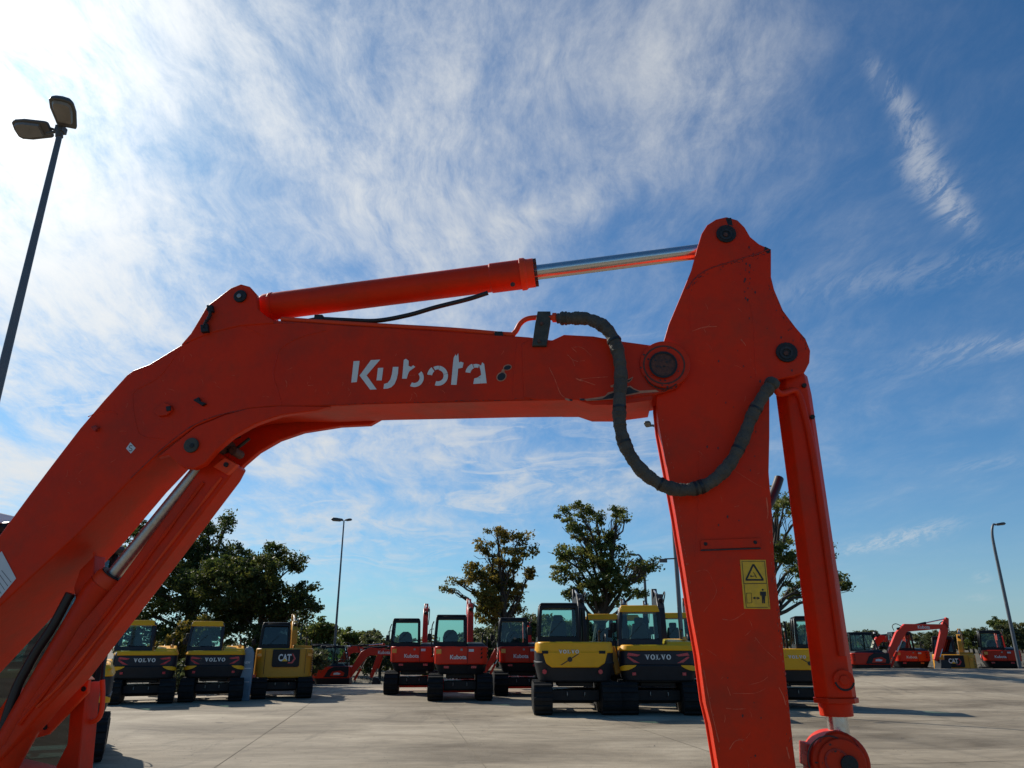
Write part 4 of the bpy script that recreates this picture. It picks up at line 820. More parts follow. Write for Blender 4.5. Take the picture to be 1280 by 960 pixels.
def cab_parts(root, x0, x1, z0, z1, m, roof_m, y0=-.72, y1=.72, taper=.06, gl='glass_green', seat=True, low_seat=False):
    mb = MB(); P = []
    xa, xb = x0 + taper, x1 - taper * .4
    cn = lambda s, q: ((xa if s < 0 else xb) if q else (x0 if s < 0 else x1))
    mb.prism([(x0, y0, z0), (x1, y0, z0), (x1, y1, z0), (x0, y1, z0)], [(x0 + .01, y0 + .01, z0 + .16), (x1 - .01, y0 + .01, z0 + .16), (x1 - .01, y1 - .01, z0 + .16), (x0 + .01, y1 - .01, z0 + .16)])
    pw = .085
    for s in (-1, 1):
        for (yb, yt, d) in ((y0, y0 + .05, pw), (y1, y1 - .22, -.06), ((y0 + y1) / 2, (y0 + y1) / 2, .06)):
            b_ = cn(s, 0); t_ = cn(s, 1); q = -s * pw
            mb.prism([(b_, yb, z0 + .1), (b_ + q, yb, z0 + .1), (b_ + q, yb + d, z0 + .1), (b_, yb + d, z0 + .1)], [(t_, yt, z1 - .05), (t_ + q, yt, z1 - .05), (t_ + q, yt + d, z1 - .05), (t_, yt + d, z1 - .05)])
    mb.prism([(xa, y0 + .05, z1 - .12), (xb, y0 + .05, z1 - .12), (xb, y1 - .22, z1 - .12), (xa, y1 - .22, z1 - .12)], [(xa + .02, y0 + .06, z1 - .03), (xb - .02, y0 + .06, z1 - .03), (xb - .02, y1 - .24, z1 - .03), (xa + .02, y1 - .24, z1 - .03)])
    cabo = mb.build('cab', m, root, .012, 1)
    rz_ = (z1 - .025) if roof_m == m else (z1 - .15)
    MB().prism([(xa - .0, y0 + .0, rz_), (xb + .0, y0 + .0, rz_), (xb + .0, y1 - .16, rz_), (xa - .0, y1 - .16, rz_)], [(xa + .05, y0 + .05, z1 + .02), (xb - .05, y0 + .05, z1 + .02), (xb - .05, y1 - .24, z1 + .02), (xa + .05, y1 - .24, z1 + .02)]).build('cab_roof', roof_m, cabo, .02, 2)
    for (nm, q) in (('rear_window', [(x0 + .09, y0 + .018, z0 + .17), (x1 - .09, y0 + .018, z0 + .17), (xb - .09, y0 + .055, z1 - .15), (xa + .09, y0 + .055, z1 - .15)]),
                    ('windscreen', [(x0 + .09, y1 - .03, z0 + .17), (x1 - .09, y1 - .03, z0 + .17), (xb - .09, y1 - .24, z1 - .12), (xa + .09, y1 - .24, z1 - .12)]),
                    ('side_window', [(x0 + .03, y0 + .08, z0 + .17), (x0 + .03, y1 - .08, z0 + .17), (xa + .03, y1 - .28, z1 - .12), (xa + .03, y0 + .12, z1 - .12)]),
                    ('side_window', [(x1 - .03, y0 + .08, z0 + .17), (x1 - .03, y1 - .08, z0 + .17), (xb - .03, y1 - .28, z1 - .12), (xb - .03, y0 + .12, z1 - .12)])):
        MB().add(q, [(0, 1, 2, 3)]).build(nm, gl, cabo)
    if seat and low_seat:
        cx = (x0 + x1) / 2
        mb = MB(); pts = [(-.24, .1), (-.25, .30), (-.20, .46), (-.09, .53), (.09, .53), (.20, .46), (.25, .30), (.24, .1)]
        mb.prism([(cx + a, -.50 - (b * .1), z0 + b) for a, b in pts], [(cx + a, -.36 - (b * .1), z0 + b) for a, b in pts]); mb.box((cx, -.1, z0 + .2), (.48, .5, .14)); mb.build('driver_seat', 'seat_fabric', cabo, .04, 3)
    elif seat:
        cx = (x0 + x1) / 2
        MB().prism([(cx - .24, -.35, z0 + .1), (cx + .24, -.35, z0 + .1), (cx + .24, .2, z0 + .1), (cx - .24, .2, z0 + .1)], [(cx - .22, -.33, z0 + .25), (cx + .22, -.33, z0 + .25), (cx + .22, .2, z0 + .25), (cx - .22, .2, z0 + .25)]).prism(
            [(cx - .24, -.45, z0 + .15), (cx + .24, -.45, z0 + .15), (cx + .24, -.33, z0 + .15), (cx - .24, -.33, z0 + .15)], [(cx - .17, -.52, z0 + .55), (cx + .17, -.52, z0 + .55), (cx + .17, -.42, z0 + .55), (cx - .17, -.42, z0 + .55)]).box((cx, -.47, z0 + .62), (.24, .09, .16)).build('driver_seat', 'seat_fabric', cabo, .04, 3)
    return cabo
def undercarriage(root, w, th, tw, length=2.4, y0=-.05):
    for s in (-1, 1):
        mb = MB(); c = Vector((-w / 2 if s < 0 else w / 2 - tw, y0, 0)); trackmesh(mb, c, Vector((0, 1, 0)), Vector((1, 0, 0)), length, th, tw, 30); tr = mb.build('track', 'rubber', root)
        for yy in (-length / 2 + th / 2, length / 2 - th / 2):
            MB().tube([(c.x + (tw + .012 if s > 0 else -.012), y0 + yy, th / 2 + .02), (c.x + tw / 2, y0 + yy, th / 2 + .02)], th * .36, 16).build('wheel', 'dark_grey', tr)
    MB().box((0, y0, th * .62), (w - 2 * tw - .02, 1.1, .26)).box((0, y0, th * 1.02), (.9, .9, .16)).box((0, y0 - .35, th * .45), (w - 2 * tw - .02, .12, .10)).build('track_frame', 'black_paint', root, .015, 1)
    mb = MB(); yb = y0 + length / 2 + .35; mb.box((0, yb, .32), (w, .07, .42)); mb.box((-.35, yb - .4, .3), (.1, .8, .12)); mb.box((.35, yb - .4, .3), (.1, .8, .12)); return mb

def machine(style, label, group, pose=None):
    root = empty('excavator'); tag(root, label, 'excavator', group)
    if style == 'volvo_new':
        undercarriage(root, 2.0, .70, .45).build('dozer_blade', 'dark_grey', root, .01, 1)
        MB().box((0, .1, .82), (1.7, 1.6, .18)).build('house', 'black_paint', root, .02, 1)
        lo_ = slab(-.97, .97, -1.02, .9, .78, 1.16, .30, 0, .08).build('counterweight', 'dark_grey', root, .03, 2)
        slab(-.95, .95, -.99, .9, 1.162, 1.495, .26).build('engine_cover', 'blue_black', root, .01, 1)
        hood = slab(-.97, .97, -1.02, .9, 1.497, 1.64, .28, .05, 0).build('hood', 'yellow_paint', root, .03, 2)
        MB().prism([(.24, -.9, 1.62), (.93, -.9, 1.62), (.93, .75, 1.62), (.24, .75, 1.62)], [(.28, -.8, 1.72), (.86, -.8, 1.72), (.86, .6, 1.80), (.28, .6, 1.80)]).build('side_hood', 'yellow_paint', root, .03, 2)
        MB().prism([(.68, -.6, 1.74), (.80, -.6, 1.74), (.80, -.48, 1.74), (.68, -.48, 1.74)], [(.70, -.58, 1.84), (.78, -.58, 1.84), (.78, -.5, 1.84), (.70, -.5, 1.84)]).build('filler_cap', 'amber', root, .01, 1)
        serif_word((0, -.998, 1.345), .66, .12, 'letter_white', root)
        for s in (-1, 1):
            tl = lambda pts: MB().prism([(s * a, -1.004, b) for a, b in pts], [(s * a, -.95, b) for a, b in pts])
            t1 = tl([(.44, 1.40), (.74, 1.45), (.78, 1.38), (.52, 1.36)]).add([], []); t1.prism([(s * a, -1.004, b) for a, b in [(.46, 1.20), (.62, 1.22), (.78, 1.34), (.74, 1.36)]], [(s * a, -.95, b) for a, b in [(.46, 1.20), (.62, 1.22), (.78, 1.34), (.74, 1.36)]])
            t1.build('tail_light', 'lamp_red', root)
            q = [(.55, 1.155), (.62, 1.10), (.80, 1.02), (.955, 1.02), (.955, 1.10), (.72, 1.155)]
            cy_ = lambda a: -1.03 if a <= .67 else -.72 - math.sqrt(max(0, .3 ** 2 - (a - .67) ** 2)) - .012
            up_ = [(.55, 1.155), (.66, 1.155), (.75, 1.155), (.84, 1.15), (.91, 1.13), (.968, 1.10)]; dn_ = [(.58, 1.12), (.66, 1.075), (.75, 1.04), (.84, 1.025), (.91, 1.02), (.968, 1.02)]
            mb = MB(); vs = [(s * a, cy_(a), b) for a, b in up_] + [(s * a, cy_(a), b) for a, b in dn_] + [(s * a, cy_(a) + .06, b) for a, b in up_] + [(s * a, cy_(a) + .06, b) for a, b in dn_]
            mb.add(vs, [(i, i + 1, 7 + i, 6 + i) for i in range(5)] + [(12 + i, 13 + i, 19 + i, 18 + i) for i in range(5)] + [(i, i + 1, 13 + i, 12 + i) for i in range(5)] + [(6 + i, 7 + i, 19 + i, 18 + i) for i in range(5)] + [(0, 6, 18, 12), (5, 11, 23, 17)])
            mb.build('side_trim', 'yellow_paint', root)
            MB().box((s * .62, -1.03, .95), (.09, .02, .07)).build('reflector', 'lamp_red', root)
        cab_parts(root, -.97, .16, 1.62, 2.60, 'blue_black', 'yellow_paint')
        MB().tube([(-.96, .45, 1.3), (-1.06, .5, 2.0), (-1.04, .5, 2.2)], .018, 8).build('grab_rail', 'black_paint', root)
        mr = MB().box((-1.05, .62, 2.1), (.16, .04, .26)).build('mirror', 'black_paint', root, .02, 1)
        boom_parts(root, .33, 'dark_grey', pose or POSE_HIGH)
    elif style == 'volvo_old':
        undercarriage(root, 2.15, .70, .46).build('dozer_blade', 'dark_grey', root, .01, 1)
        MB().box((0, .1, .82), (1.7, 1.6, .18)).build('house', 'black_paint', root, .02, 1)
        slab(-1.03, 1.0, -1.02, .9, .76, 1.24, .34, 0, .12).build('counterweight', 'dark_grey', root, .04, 3)
        slab(-1.0, .97, -.985, .9, 1.20, 1.50, .30).build('side_panels', 'dark_grey', root, .02, 2)
        slab(-1.0, .97, -1.03, .9, 1.44, 1.71, .24, .03, 0).build('hood', 'yellow_paint', root, .04, 3)
        MB().prism([(-.62, -1.045, 1.10), (.55, -1.045, 1.10), (.72, -1.045, 1.20), (.80, -1.045, 1.47), (-.84, -1.045, 1.47), (-.76, -1.045, 1.20)], [(-.62, -.9, 1.10), (.55, -.9, 1.10), (.72, -.9, 1.20), (.80, -.9, 1.47), (-.84, -.9, 1.47), (-.76, -.9, 1.20)]).build('engine_door', 'yellow_paint', root, .025, 3)
        serif_word((-.18, -1.05, 1.475), .52, .085, 'letter_white', root)
        mb = MB(); mb.prism([(-.40, -1.056, 1.16), (-.36, -1.056, 1.16), (.08, -1.056, 1.42), (.04, -1.056, 1.42)], [(-.40, -1.046, 1.16), (-.36, -1.046, 1.16), (.08, -1.046, 1.42), (.04, -1.046, 1.42)]); mb.tube([(-.16, -1.046, 1.29), (-.16, -1.062, 1.29)], .06, 16); mb.build('emblem', 'bare_metal', root)
        for a in (-.78, .66): MB().box((a, -1.036, 1.46), (.16, .02, .07)).build('grille', 'black_paint', root)
        for a in (-.80, .60): MB().tube([(a, -1.00, 1.00), (a, -1.035, 1.00)], .055, 12).build('tail_light', 'lamp_red', root)
        cab_parts(root, -.96, .14, 1.68, 2.66, 'black_paint', 'black_paint')
        MB().tube([(.30, .3, 1.7), (.30, .32, 2.55)], .035, 8).tube([(.42, .1, 1.7), (.42, .1, 2.5)], .02, 8).build('guard_rail', 'black_paint', root)
        MB().prism([(.80, -.35, 1.66), (1.08, -.35, 1.60), (1.22, -.35, .95), (1.06, -.35, .90), (.98, -.35, 1.3)], [(.80, -.2, 1.66), (1.08, -.2, 1.60), (1.22, -.2, .95), (1.06, -.2, .90), (.98, -.2, 1.3)]).build('side_step', 'cat_yellow', root, .02, 1)
        boom_parts(root, .36, 'dark_grey', pose or POSE_HIGH)
    elif style == 'cat':
        undercarriage(root, 1.95, .64, .48).build('dozer_blade', 'dark_grey', root, .01, 1)
        MB().box((0, .1, .72), (1.6, 1.6, .16)).build('house', 'black_paint', root, .02, 1)
        slab(-.98, .98, -1.0, .9, .66, 1.64, .34, .04, .03).build('body', 'cat_yellow', root, .05, 3)
        pn = MB().prism([(-.36, -1.02, 1.02), (.44, -1.02, 1.02), (.48, -1.02, 1.06), (.48, -1.02, 1.60), (-.40, -1.02, 1.60), (-.40, -1.02, 1.06)], [(-.36, -.95, 1.02), (.44, -.95, 1.02), (.48, -.95, 1.06), (.48, -.95, 1.60), (-.40, -.95, 1.60), (-.40, -.95, 1.06)]).build('rear_panel', 'black_paint', root, .01, 1)
        text_on('CAT', (.0, -1.026, 1.33), .42, .24, 'letter_white', pn, .035)
        MB().add([(-.10, -1.030, 1.21), (.10, -1.030, 1.21), (0, -1.030, 1.31)], [(0, 1, 2)]).build('logo_triangle', 'label_yellow', pn)
        MB().prism([(.10, -1.028, 1.14), (.26, -1.028, 1.14), (.36, -1.028, 1.30), (.26, -1.028, 1.46), (.22, -1.028, 1.46), (.30, -1.028, 1.30), (.22, -1.028, 1.18), (.12, -1.028, 1.18)], [(.10, -1.022, 1.14), (.26, -1.022, 1.14), (.36, -1.022, 1.30), (.26, -1.022, 1.46), (.22, -1.022, 1.46), (.30, -1.022, 1.30), (.22, -1.022, 1.18), (.12, -1.022, 1.18)]).build('logo_swoosh', 'lamp_red', pn)
        for a in (-.82, .82): MB().box((a, -.955, 1.42), (.14, .06, .10)).build('marker_light', 'amber', root)
        for a in (-.64, .68): MB().box((a, -1.004, 1.2), (.012, .01, .8)).build('panel_gap', 'black_paint', root)
        mb = MB()
        for k in range(9): mb.box((.93, -.80, .86 + k * .075), (.06, .14, .02))
        mb.build('vent', 'black_paint', root)
        cab_parts(root, -.88, .14, 1.60, 2.50, 'black_paint', 'black_paint', gl='glass_dark')
        MB().box((.6, .2, 1.68), (.6, 1.2, .12)).build('side_hood', 'cat_yellow', root, .02, 1)
        MB().box((-.96, -.9, .68), (.14, .1, .2)).build('reflector', 'lamp_red', root)
        boom_parts(root, .34, 'cat_yellow', pose or [(.75, 1.0), (1.2, 2.2), (1.45, 2.45), (3.0, 2.5), (2.8, 1.0)])
    elif style == 'kubota':
        undercarriage(root, 2.02, .70, .48).build('dozer_blade', 'red_far', root, .01, 1)
        slab(-.82, .86, -.88, .9, .76, 1.06, .30, 0, .14).build('counterweight', 'dark_grey', root, .03, 2)
        slab(-.86, .90, -1.0, .9, 1.062, 1.60, .24, .02, .03).build('body', 'red_far', root, .035, 3)
        MB().prism([(.18, -.86, 1.58), (.86, -.86, 1.58), (.86, .7, 1.58), (.18, .7, 1.58)], [(.24, -.74, 1.68), (.74, -.70, 1.68), (.74, .5, 1.74), (.24, .5, 1.74)]).build('side_hood', 'dark_grey', root, .03, 2)
        MB().box((.215, -1.002, 1.33), (.012, .012, .5)).build('panel_gap', 'black_paint', root)
        text_on('Kubota', (-.08, -1.004, 1.28), .52, .13, 'letter_white', root, .03)
        MB().box((.02, -1.004, 1.50), (.07, .012, .06)).build('lock', 'steel', root)
        MB().box((-.70, -1.0, 1.45), (.16, .02, .14)).build('reflector', 'amber', root); MB().box((.33, -1.004, 1.48), (.16, .012, .08)).build('model_plate', 'label_white', root)
        mb = MB()
        for k in range(3):
            z = 1.24 + k * .12; mb.prism([(.62, -1.012, z), (.87, -.84, z + .01), (.87, -.84, z + .07), (.66, -.99, z + .075)], [(.62, -.95, z), (.85, -.78, z + .01), (.85, -.78, z + .07), (.66, -.93, z + .075)])
        mb.build('vent', 'black_paint', root)
        for s in (-1, 1):
            xs_ = .905 if s > 0 else -.865; q = [(-.35, 1.10), (.78, 1.10), (.84, 1.2), (.84, 1.59), (.1, 1.59), (-.15, 1.45)]
            MB().prism([(xs_, a, b) for a, b in q], [(xs_ - s * .03, a, b) for a, b in q]).build('side_panel', 'black_paint', root, .01, 1)
            q = [(-.05, 1.16), (.60, 1.16), (.66, 1.3), (.45, 1.42), (.05, 1.36)]
            MB().prism([(xs_ + s * .012, a, b) for a, b in q], [(xs_ - s * .02, a, b) for a, b in q]).build('side_door', 'red_far', root, .01, 1)
            q = [(.12, 1.22), (.40, 1.22), (.48, 1.28), (.30, 1.33), (.14, 1.30)]; MB().add([(xs_ + s * .016, a, b) for a, b in q], [tuple(range(5))]).build('emblem', 'label_white', root)
        for a in (-.45, .42): MB().box((a, -.84, .98), (.16, .1, .07)).build('tail_light', 'lamp_red', root)
        cab_parts(root, -.88, .20, 1.58, 2.56, 'black_paint', 'black_paint', low_seat=True)
        MB().tube(bez([(-.88, .3, 1.3), (-.96, .3, 1.7), (-.96, .3, 2.2), (-.9, .3, 2.4)], 5), .018, 8).build('grab_rail', 'black_paint', root)
        boom_parts(root, .36, 'red_far', pose or POSE_HIGH, ('Kubota', .6))
    zc_, x0_, x1_ = {'volvo_new': (2.60, -.97, .16), 'volvo_old': (2.66, -.96, .14), 'cat': (2.50, -.88, .14), 'kubota': (2.56, -.88, .20)}[style]
    for a in (x0_ + .14, x1_ - .14): MB().box((a, .66, zc_ - .02), (.12, .07, .09)).build('work_light', 'white_plastic', root, .015, 1)
    MB().tube([(x0_ + .3, -.745, zc_ - .78), (x0_ + .62, -.73, zc_ - .45)], .008, 6).build('wiper', 'black_paint', root)
    MB().tube(bez([(x0_ - .02, .60, zc_ - .4), (x0_ - .14, .66, zc_ - .42), (x0_ - .16, .66, zc_ - .55)], 4), .012, 6).build('mirror_arm', 'black_paint', root)
    MB().box((x0_ - .17, .66, zc_ - .66), (.13, .03, .22)).build('mirror', 'black_paint', root, .015, 1)
    MB().tube([(.74, .25, 1.6), (.74, .25, 1.98), (.76, .12, 2.02)], .032, 8).build('exhaust', 'bare_metal', root)
    MB().tube(bez([(.90, .75, 1.5), (.92, .75, 1.85), (.92, .35, 1.9), (.90, .2, 1.6)], 4), .014, 6).build('hand_rail', 'black_paint', root)
    for a in (-.22, .22): MB().tube([(a, -.66, .52), (a, -.70, .50), (a, -.70, .44), (a, -.66, .42)], .015, 6).build('tow_eye', 'steel', root)
    return root
def plc(o, px, py_base, Y=None, z=None, s=1.0, rz=0.0, label=None, sz=None):
    d = ray(px, py_base)
    if Y is None: Y = d.y * (-CAM_Z / d.z)
    p = Vector((0, 0, CAM_Z)) + d * (Y / d.y)
    o.location = (p.x, p.y, hz(p.x, p.y) + .002 if z is None else z); o.rotation_euler = (0, 0, rz); o.scale = (s, s, sz or s)
    if label: o['label'] = label
    return o
G1 = 'excavators parked in rows on the concrete yard'
fac = lambda px, Y: 0
vn = machine('volvo_new', 'yellow-capped black excavator just right of the long red guard, left of its twin', G1, POSE_LOW)
vn_high = machine('volvo_new', '', G1, POSE_HIGH)
vo = machine('volvo_old', 'yellow excavator with plain yellow rear door and diagonal emblem, before the oak', G1, POSE_HIGH)
ct = machine('cat', 'dull yellow excavator with a black rear panel lettered in white, under the big left tree', G1)
kb = machine('kubota', 'middle red excavator with its back to us, nearest of the three dark-cabbed red ones', G1, POSE_HIGH)
kb_dip = machine('kubota', '', G1, POSE_DIP)
def yaw_to_cam(o, extra=0.0):     # rear turned towards the camera
    o.rotation_euler.z = -math.atan2(o.location.x, o.location.y) + extra
# row on the left
plc(vn, 175, 878, s=.92, sz=.90); yaw_to_cam(vn, R(-3))
o = plc(copy_tree(vn), 264, 875, s=.92, sz=.90, label='yellow-capped black excavator beside the blue-grey panel, right of its twin'); yaw_to_cam(o, R(-2))
o = plc(copy_tree(vn), 55, 948, s=.80, sz=.78, label='yellow-capped black excavator mostly hidden behind the red cylinder at the left edge'); yaw_to_cam(o, R(-4))
plc(ct, 350, 871, s=.98, sz=.94); yaw_to_cam(ct, R(2))
# red row
plc(kb, 574, 873.5, s=1.0); kb.rotation_euler.z = R(5)
o = plc(copy_tree(kb), 516, 866, s=1.0, label='leftmost of the red excavators with their backs to us, partly behind the middle one'); o.rotation_euler.z = R(6)
o = plc(copy_tree(kb_dip), 652, 867.5, s=1.0, label='red excavator half hidden behind the all-yellow one, its cab window full of tree'); o.rotation_euler.z = R(3)
# yellow row
plc(vo, 718, 890, s=1.0); vo.rotation_euler.z = R(0)
o = plc(vn_high, 823, 890, s=1.0, label='large yellow-roofed black excavator with white lettering, left of the hanging red arm'); o.rotation_euler.z = R(-6)
o = plc(copy_tree(vn_high), 772, 876, s=.98, label='black and yellow excavator hidden behind and between the two big yellow ones'); o.rotation_euler.z = R(-8)
o = plc(copy_tree(vn_high), 800, 870, s=1.0, label='farther black and yellow excavator whose boom shows left of the yellow roof'); o.rotation_euler.z = R(-10)
o = plc(copy_tree(vn_high), 862, 874, s=1.0, label='black and yellow excavator just behind the hanging arm, only its cab edge showing'); o.rotation_euler.z = R(-8)
o = plc(machine('volvo_old', '', G1, POSE_LOW), 1007, 884, s=.9, label='yellow and black excavator seen through the gap between the arm and its cylinder'); o.rotation_euler.z = R(-14); o.scale = (-.9, .9, .9)
for c_ in bpy.data.objects:
    if c_.parent == o and c_.name.startswith('lettering'): c_.scale.x = -1
for q in (kb_dip,):       # the template itself stands among the far machines
    pass
# lower yard beyond the concrete edge
def low(o, px, Y, zbase, rz, label, s=1.0):
    p = atY(px, 820, Y); o.location = (p.x, Y, zbase); o.rotation_euler = (0, 0, rz); o.scale = (s, s, s); o['label'] = label; o['group'] = 'excavators on the lower ground beyond the concrete'; return o
low(kb_dip, 1250, 42, -.18, R(-26), 'small red excavator at the far right below the leaning lamp post')
low(copy_tree(kb_dip), 1136, 43.5, -.22, R(-14), 'red excavator with its back to us, under the raised boom of the one beside it')
low(copy_tree(ct), 1192, 41, -.42, R(-32), 'dull yellow excavator at the right, its black lettered panel beside a red bucket')
low(machine('kubota', '', G1, POSE_BRIDGE), 1080, 39.6, -.30, R(-90), 'red excavator seen from the side, its raised boom bridging the far right machines')
low(copy_tree(kb_dip), 418, 40, -.93, R(-84), 'red excavator standing low on the left, boom rising to the right')
low(copy_tree(kb_dip), 402, 46, -.85, R(-80), 'second low red excavator just behind and left of the first, mostly hidden')
low(copy_tree(kb_dip), 588, 44, -.80, R(-88), 'red excavator hidden behind the middle red one, only its boom rising on the right')
low(copy_tree(kb_dip), 1066, 46, -.25, R(-75), 'red excavator behind the side-on one at the right, only its dark cab showing')

# ------------------------------------------------------------------ blue-grey panel beside the left row
pt_ = empty('display_panel', (0, 0, 0)); tag(pt_, 'upright blue-grey panel with a rounded top, standing between the black and the dull yellow excavator', 'panel')
p = atY(306, 861, 25.2); pt_.location = (p.x, 25.2, 0)
prof = [(-.17, 0), (.17, 0), (.19, .9), (.17, 1.42), (.10, 1.56), (0, 1.60), (-.10, 1.56), (-.17, 1.40), (-.19, .9)]
MB().prism([(a, -.05, b) for a, b in prof], [(a, .05, b) for a, b in prof]).build('board', 'panel_blue', pt_, .02, 2)
text_on('NEW', (0, -.056, 1.12), .2, .08, 'label_white', pt_, .02); MB().box((0, -.055, .95), (.28, .012, .02)).box((0, -.055, .55), (.26, .012, .02)).build('stripe', 'label_white', pt_)

# ------------------------------------------------------------------ lamp posts
GP = 'lamp posts round the yard'
def head(root, c, yaw, pitch, s, roll=0.0):
    m = Matrix.Translation(c) @ Matrix.Rotation(yaw, 4, 'Z') @ Matrix.Rotation(pitch, 4, 'Y') @ Matrix.Rotation(roll, 4, 'X')
    def T(pts): return [m @ (Vector(q) * s) for q in pts]
    pl_ = [(0, -.15), (.05, -.17), (.45, -.215), (.66, -.20), (.73, -.15), (.75, 0), (.73, .15), (.66, .20), (.45, .215), (.05, .17), (0, .15)]
    mb = MB(); n = len(pl_)
    r0_ = T([(x, y, 0) for x, y in pl_]); r1_ = T([(x, y, .05) for x, y in pl_]); r2_ = T([(.04 + x * .86, y * .72, .12 + .03 * math.sin(x * 3)) for x, y in pl_])
    mb.add(r0_ + r1_ + r2_, [tuple(range(n))] + [(i, (i + 1) % n, n + (i + 1) % n, n + i) for i in range(n)] + [(n + i, n + (i + 1) % n, 2 * n + (i + 1) % n, 2 * n + i) for i in range(n)] + [tuple(range(2 * n, 3 * n))])
    h = mb.build('lamp_head', 'lamp_body', root, .012, 2)
    a = T([(.16 + (x * .72), y * .78, -.004) for x, y in pl_]); b = T([(.18 + (x * .66), y * .66, -.05) for x, y in pl_])
    MB().prism(a, b).build('lamp_lens', 'lamp_lens', h); return m
# near double-headed post
top_ = atY(76, 163, 9.4)
lp = empty('lamp_post', (top_.x, top_.y, 0)); tag(lp, 'tall grey double-headed lamp post at the left edge, nearest of the lamp posts', 'lamp post', GP)
MB().tube([(0, 0, 0), (0, 0, top_.z * .5), (0, 0, top_.z)], [.080, .060, .040], 20).build('pole', 'pole_grey', lp)
H = top_.z
MB().tube([(0, 0, H - .12), (-.02, -.02, H + .05)], .055, 12).tube([(0, 0, H), (-.20, .0, H - .06)], .022, 8).tube([(0, 0, H - .02), (-.21, .05, H + .08)], .020, 8).box((0, 0, H + .01), (.12, .12, .1)).build('bracket', 'lamp_body', lp)
head(lp, Vector((-.18, .02, H + .02)), R(178), R(-2), .76, R(26))
head(lp, Vector((.10, -.02, H + .03)), R(-70), R(-6), .80, R(0))
# far posts
def post(label, px_top, py_top, Y, hgt=None, kind='double', r=.06, lean=0.0, hy=None, hs=.7):
    t = atY(px_top, py_top, Y); gz = hz(t.x, t.y)
    e = empty('lamp_post', (t.x, t.y, gz)); tag(e, label, 'lamp post', GP); h = t.z - gz
    if kind == 'double':
        MB().tube([(0, 0, 0), (0, 0, h)], [r * 1.2, r * .6], 12).build('pole', 'pole_grey', e); head(e, Vector((-.05, 0, h)), R(180), R(-4), .85); head(e, Vector((.05, 0, h)), R(-20), R(-4), .55)
    elif kind == 'curve':
        MB().tube(bez([(0, 0, 0), (0, 0, h * .6), (0, 0, h * .86), (-.05 if lean < 0 else .05, 0, h * .95), (lean * .55, 0, h * 1.0), (lean, 0, h)], 6), [r * 1.2 - r * .6 * i / 30 for i in range(31)], 12).build('pole', 'pole_grey', e); head(e, Vector((lean * .9, 0, h - .02)), R(180 if lean < 0 else 0) if hy is None else hy, R(-6), hs)
    return e
post('slim double-headed lamp post in open sky left of the red excavators', 430, 651, 40)
post('lamp post with a curved neck rising in front of the right-hand oak tree', 804, 694, 50, kind='curve', lean=-.5, r=.085)
e = post('lamp post half hidden by the hanging arm, its head poking out left of it', 833, 533, 22, kind='curve', lean=-.62, r=.055, hy=R(-105), hs=.5)
MB().tube([(0, -.05, 4.0), (-.35, -.1, 3.98)], .02, 8).box((-.4, -.12, 3.93), (.22, .10, .10)).build('camera_housing', 'lamp_body', e)
post('pale curved lamp post at the far right of the yard', 1237, 656, 40, kind='curve', lean=.35, r=.075)
post('thin distant lamp post at the right end of the big left tree', 381, 742, 58, kind='curve', lean=-.4, r=.07)

# ------------------------------------------------------------------ trees
def leaves_mesh(name, cents, radii, n, size, material, parent, clump=.32, seed=0, squash=.8):
    r = np.random.default_rng(seed); cents = np.array(cents); radii = np.array(radii)
    w = radii ** 2; w /= w.sum(); sub = []; tint0 = []
    nsub = max(24, int(n / 70)); bi = r.choice(len(cents), nsub, p=w)
    d = r.normal(size=(nsub, 3)); d /= np.linalg.norm(d, axis=1)[:, None]
    sub = cents[bi] + d * (radii[bi] * (r.random(nsub) ** .45))[:, None] * np.array([1, 1, squash])
    tint0 = r.random(nsub)
    si = r.integers(0, nsub, n); cs_ = clump * (0.6 + .8 * r.random(nsub))[si]
    P = sub[si] + np.clip(r.normal(size=(n, 3)), -1.9, 1.9) * cs_[:, None] * np.array([1, 1, .62]) * .55
    a = r.normal(size=(n, 3)); a /= np.linalg.norm(a, axis=1)[:, None]; b = r.normal(size=(n, 3)); b -= (b * a).sum(1)[:, None] * a; b /= np.linalg.norm(b, axis=1)[:, None]
    s = size * (.55 + .9 * r.random(n))[:, None]
    V = np.stack([P - a * s, P - b * s * .55, P + a * s, P + b * s * .55], 1).reshape(-1, 3)
    me = bpy.data.meshes.new(name); me.vertices.add(4 * n); me.vertices.foreach_set('co', V.ravel()); me.loops.add(4 * n); me.loops.foreach_set('vertex_index', np.arange(4 * n)); me.polygons.add(n)
    me.polygons.foreach_set('loop_start', np.arange(0, 4 * n, 4)); me.update(calc_edges=True)
    at = me.attributes.new('tint', 'FLOAT', 'FACE'); at.data.foreach_set('value', np.clip(tint0[si] * .75 + r.random(n) * .35 - .05, 0, 1).astype(np.float32))
    me.materials.append(MATS[material]); ob = bpy.data.objects.new(name, me); C.objects.link(ob); ob.parent = parent; ob['kind'] = 'stuff' if False else ''
    del ob['kind']
    return ob, sub
def limb(mb, p0, p1, r0, r1, wob, rr, seg=7):
    n = 5; pts = []; 
    for i in range(n + 1):
        t = i / n; q = p0.lerp(p1, t) + Vector((rr.uniform(-wob, wob), rr.uniform(-wob, wob), rr.uniform(-wob, wob) + wob * 1.2 * math.sin(t * 3.14))) * (1 if 0 < i < n else 0); pts.append(q)
    mb.tube(pts, [r0 + (r1 - r0) * i / n for i in range(n + 1)], seg); return pts
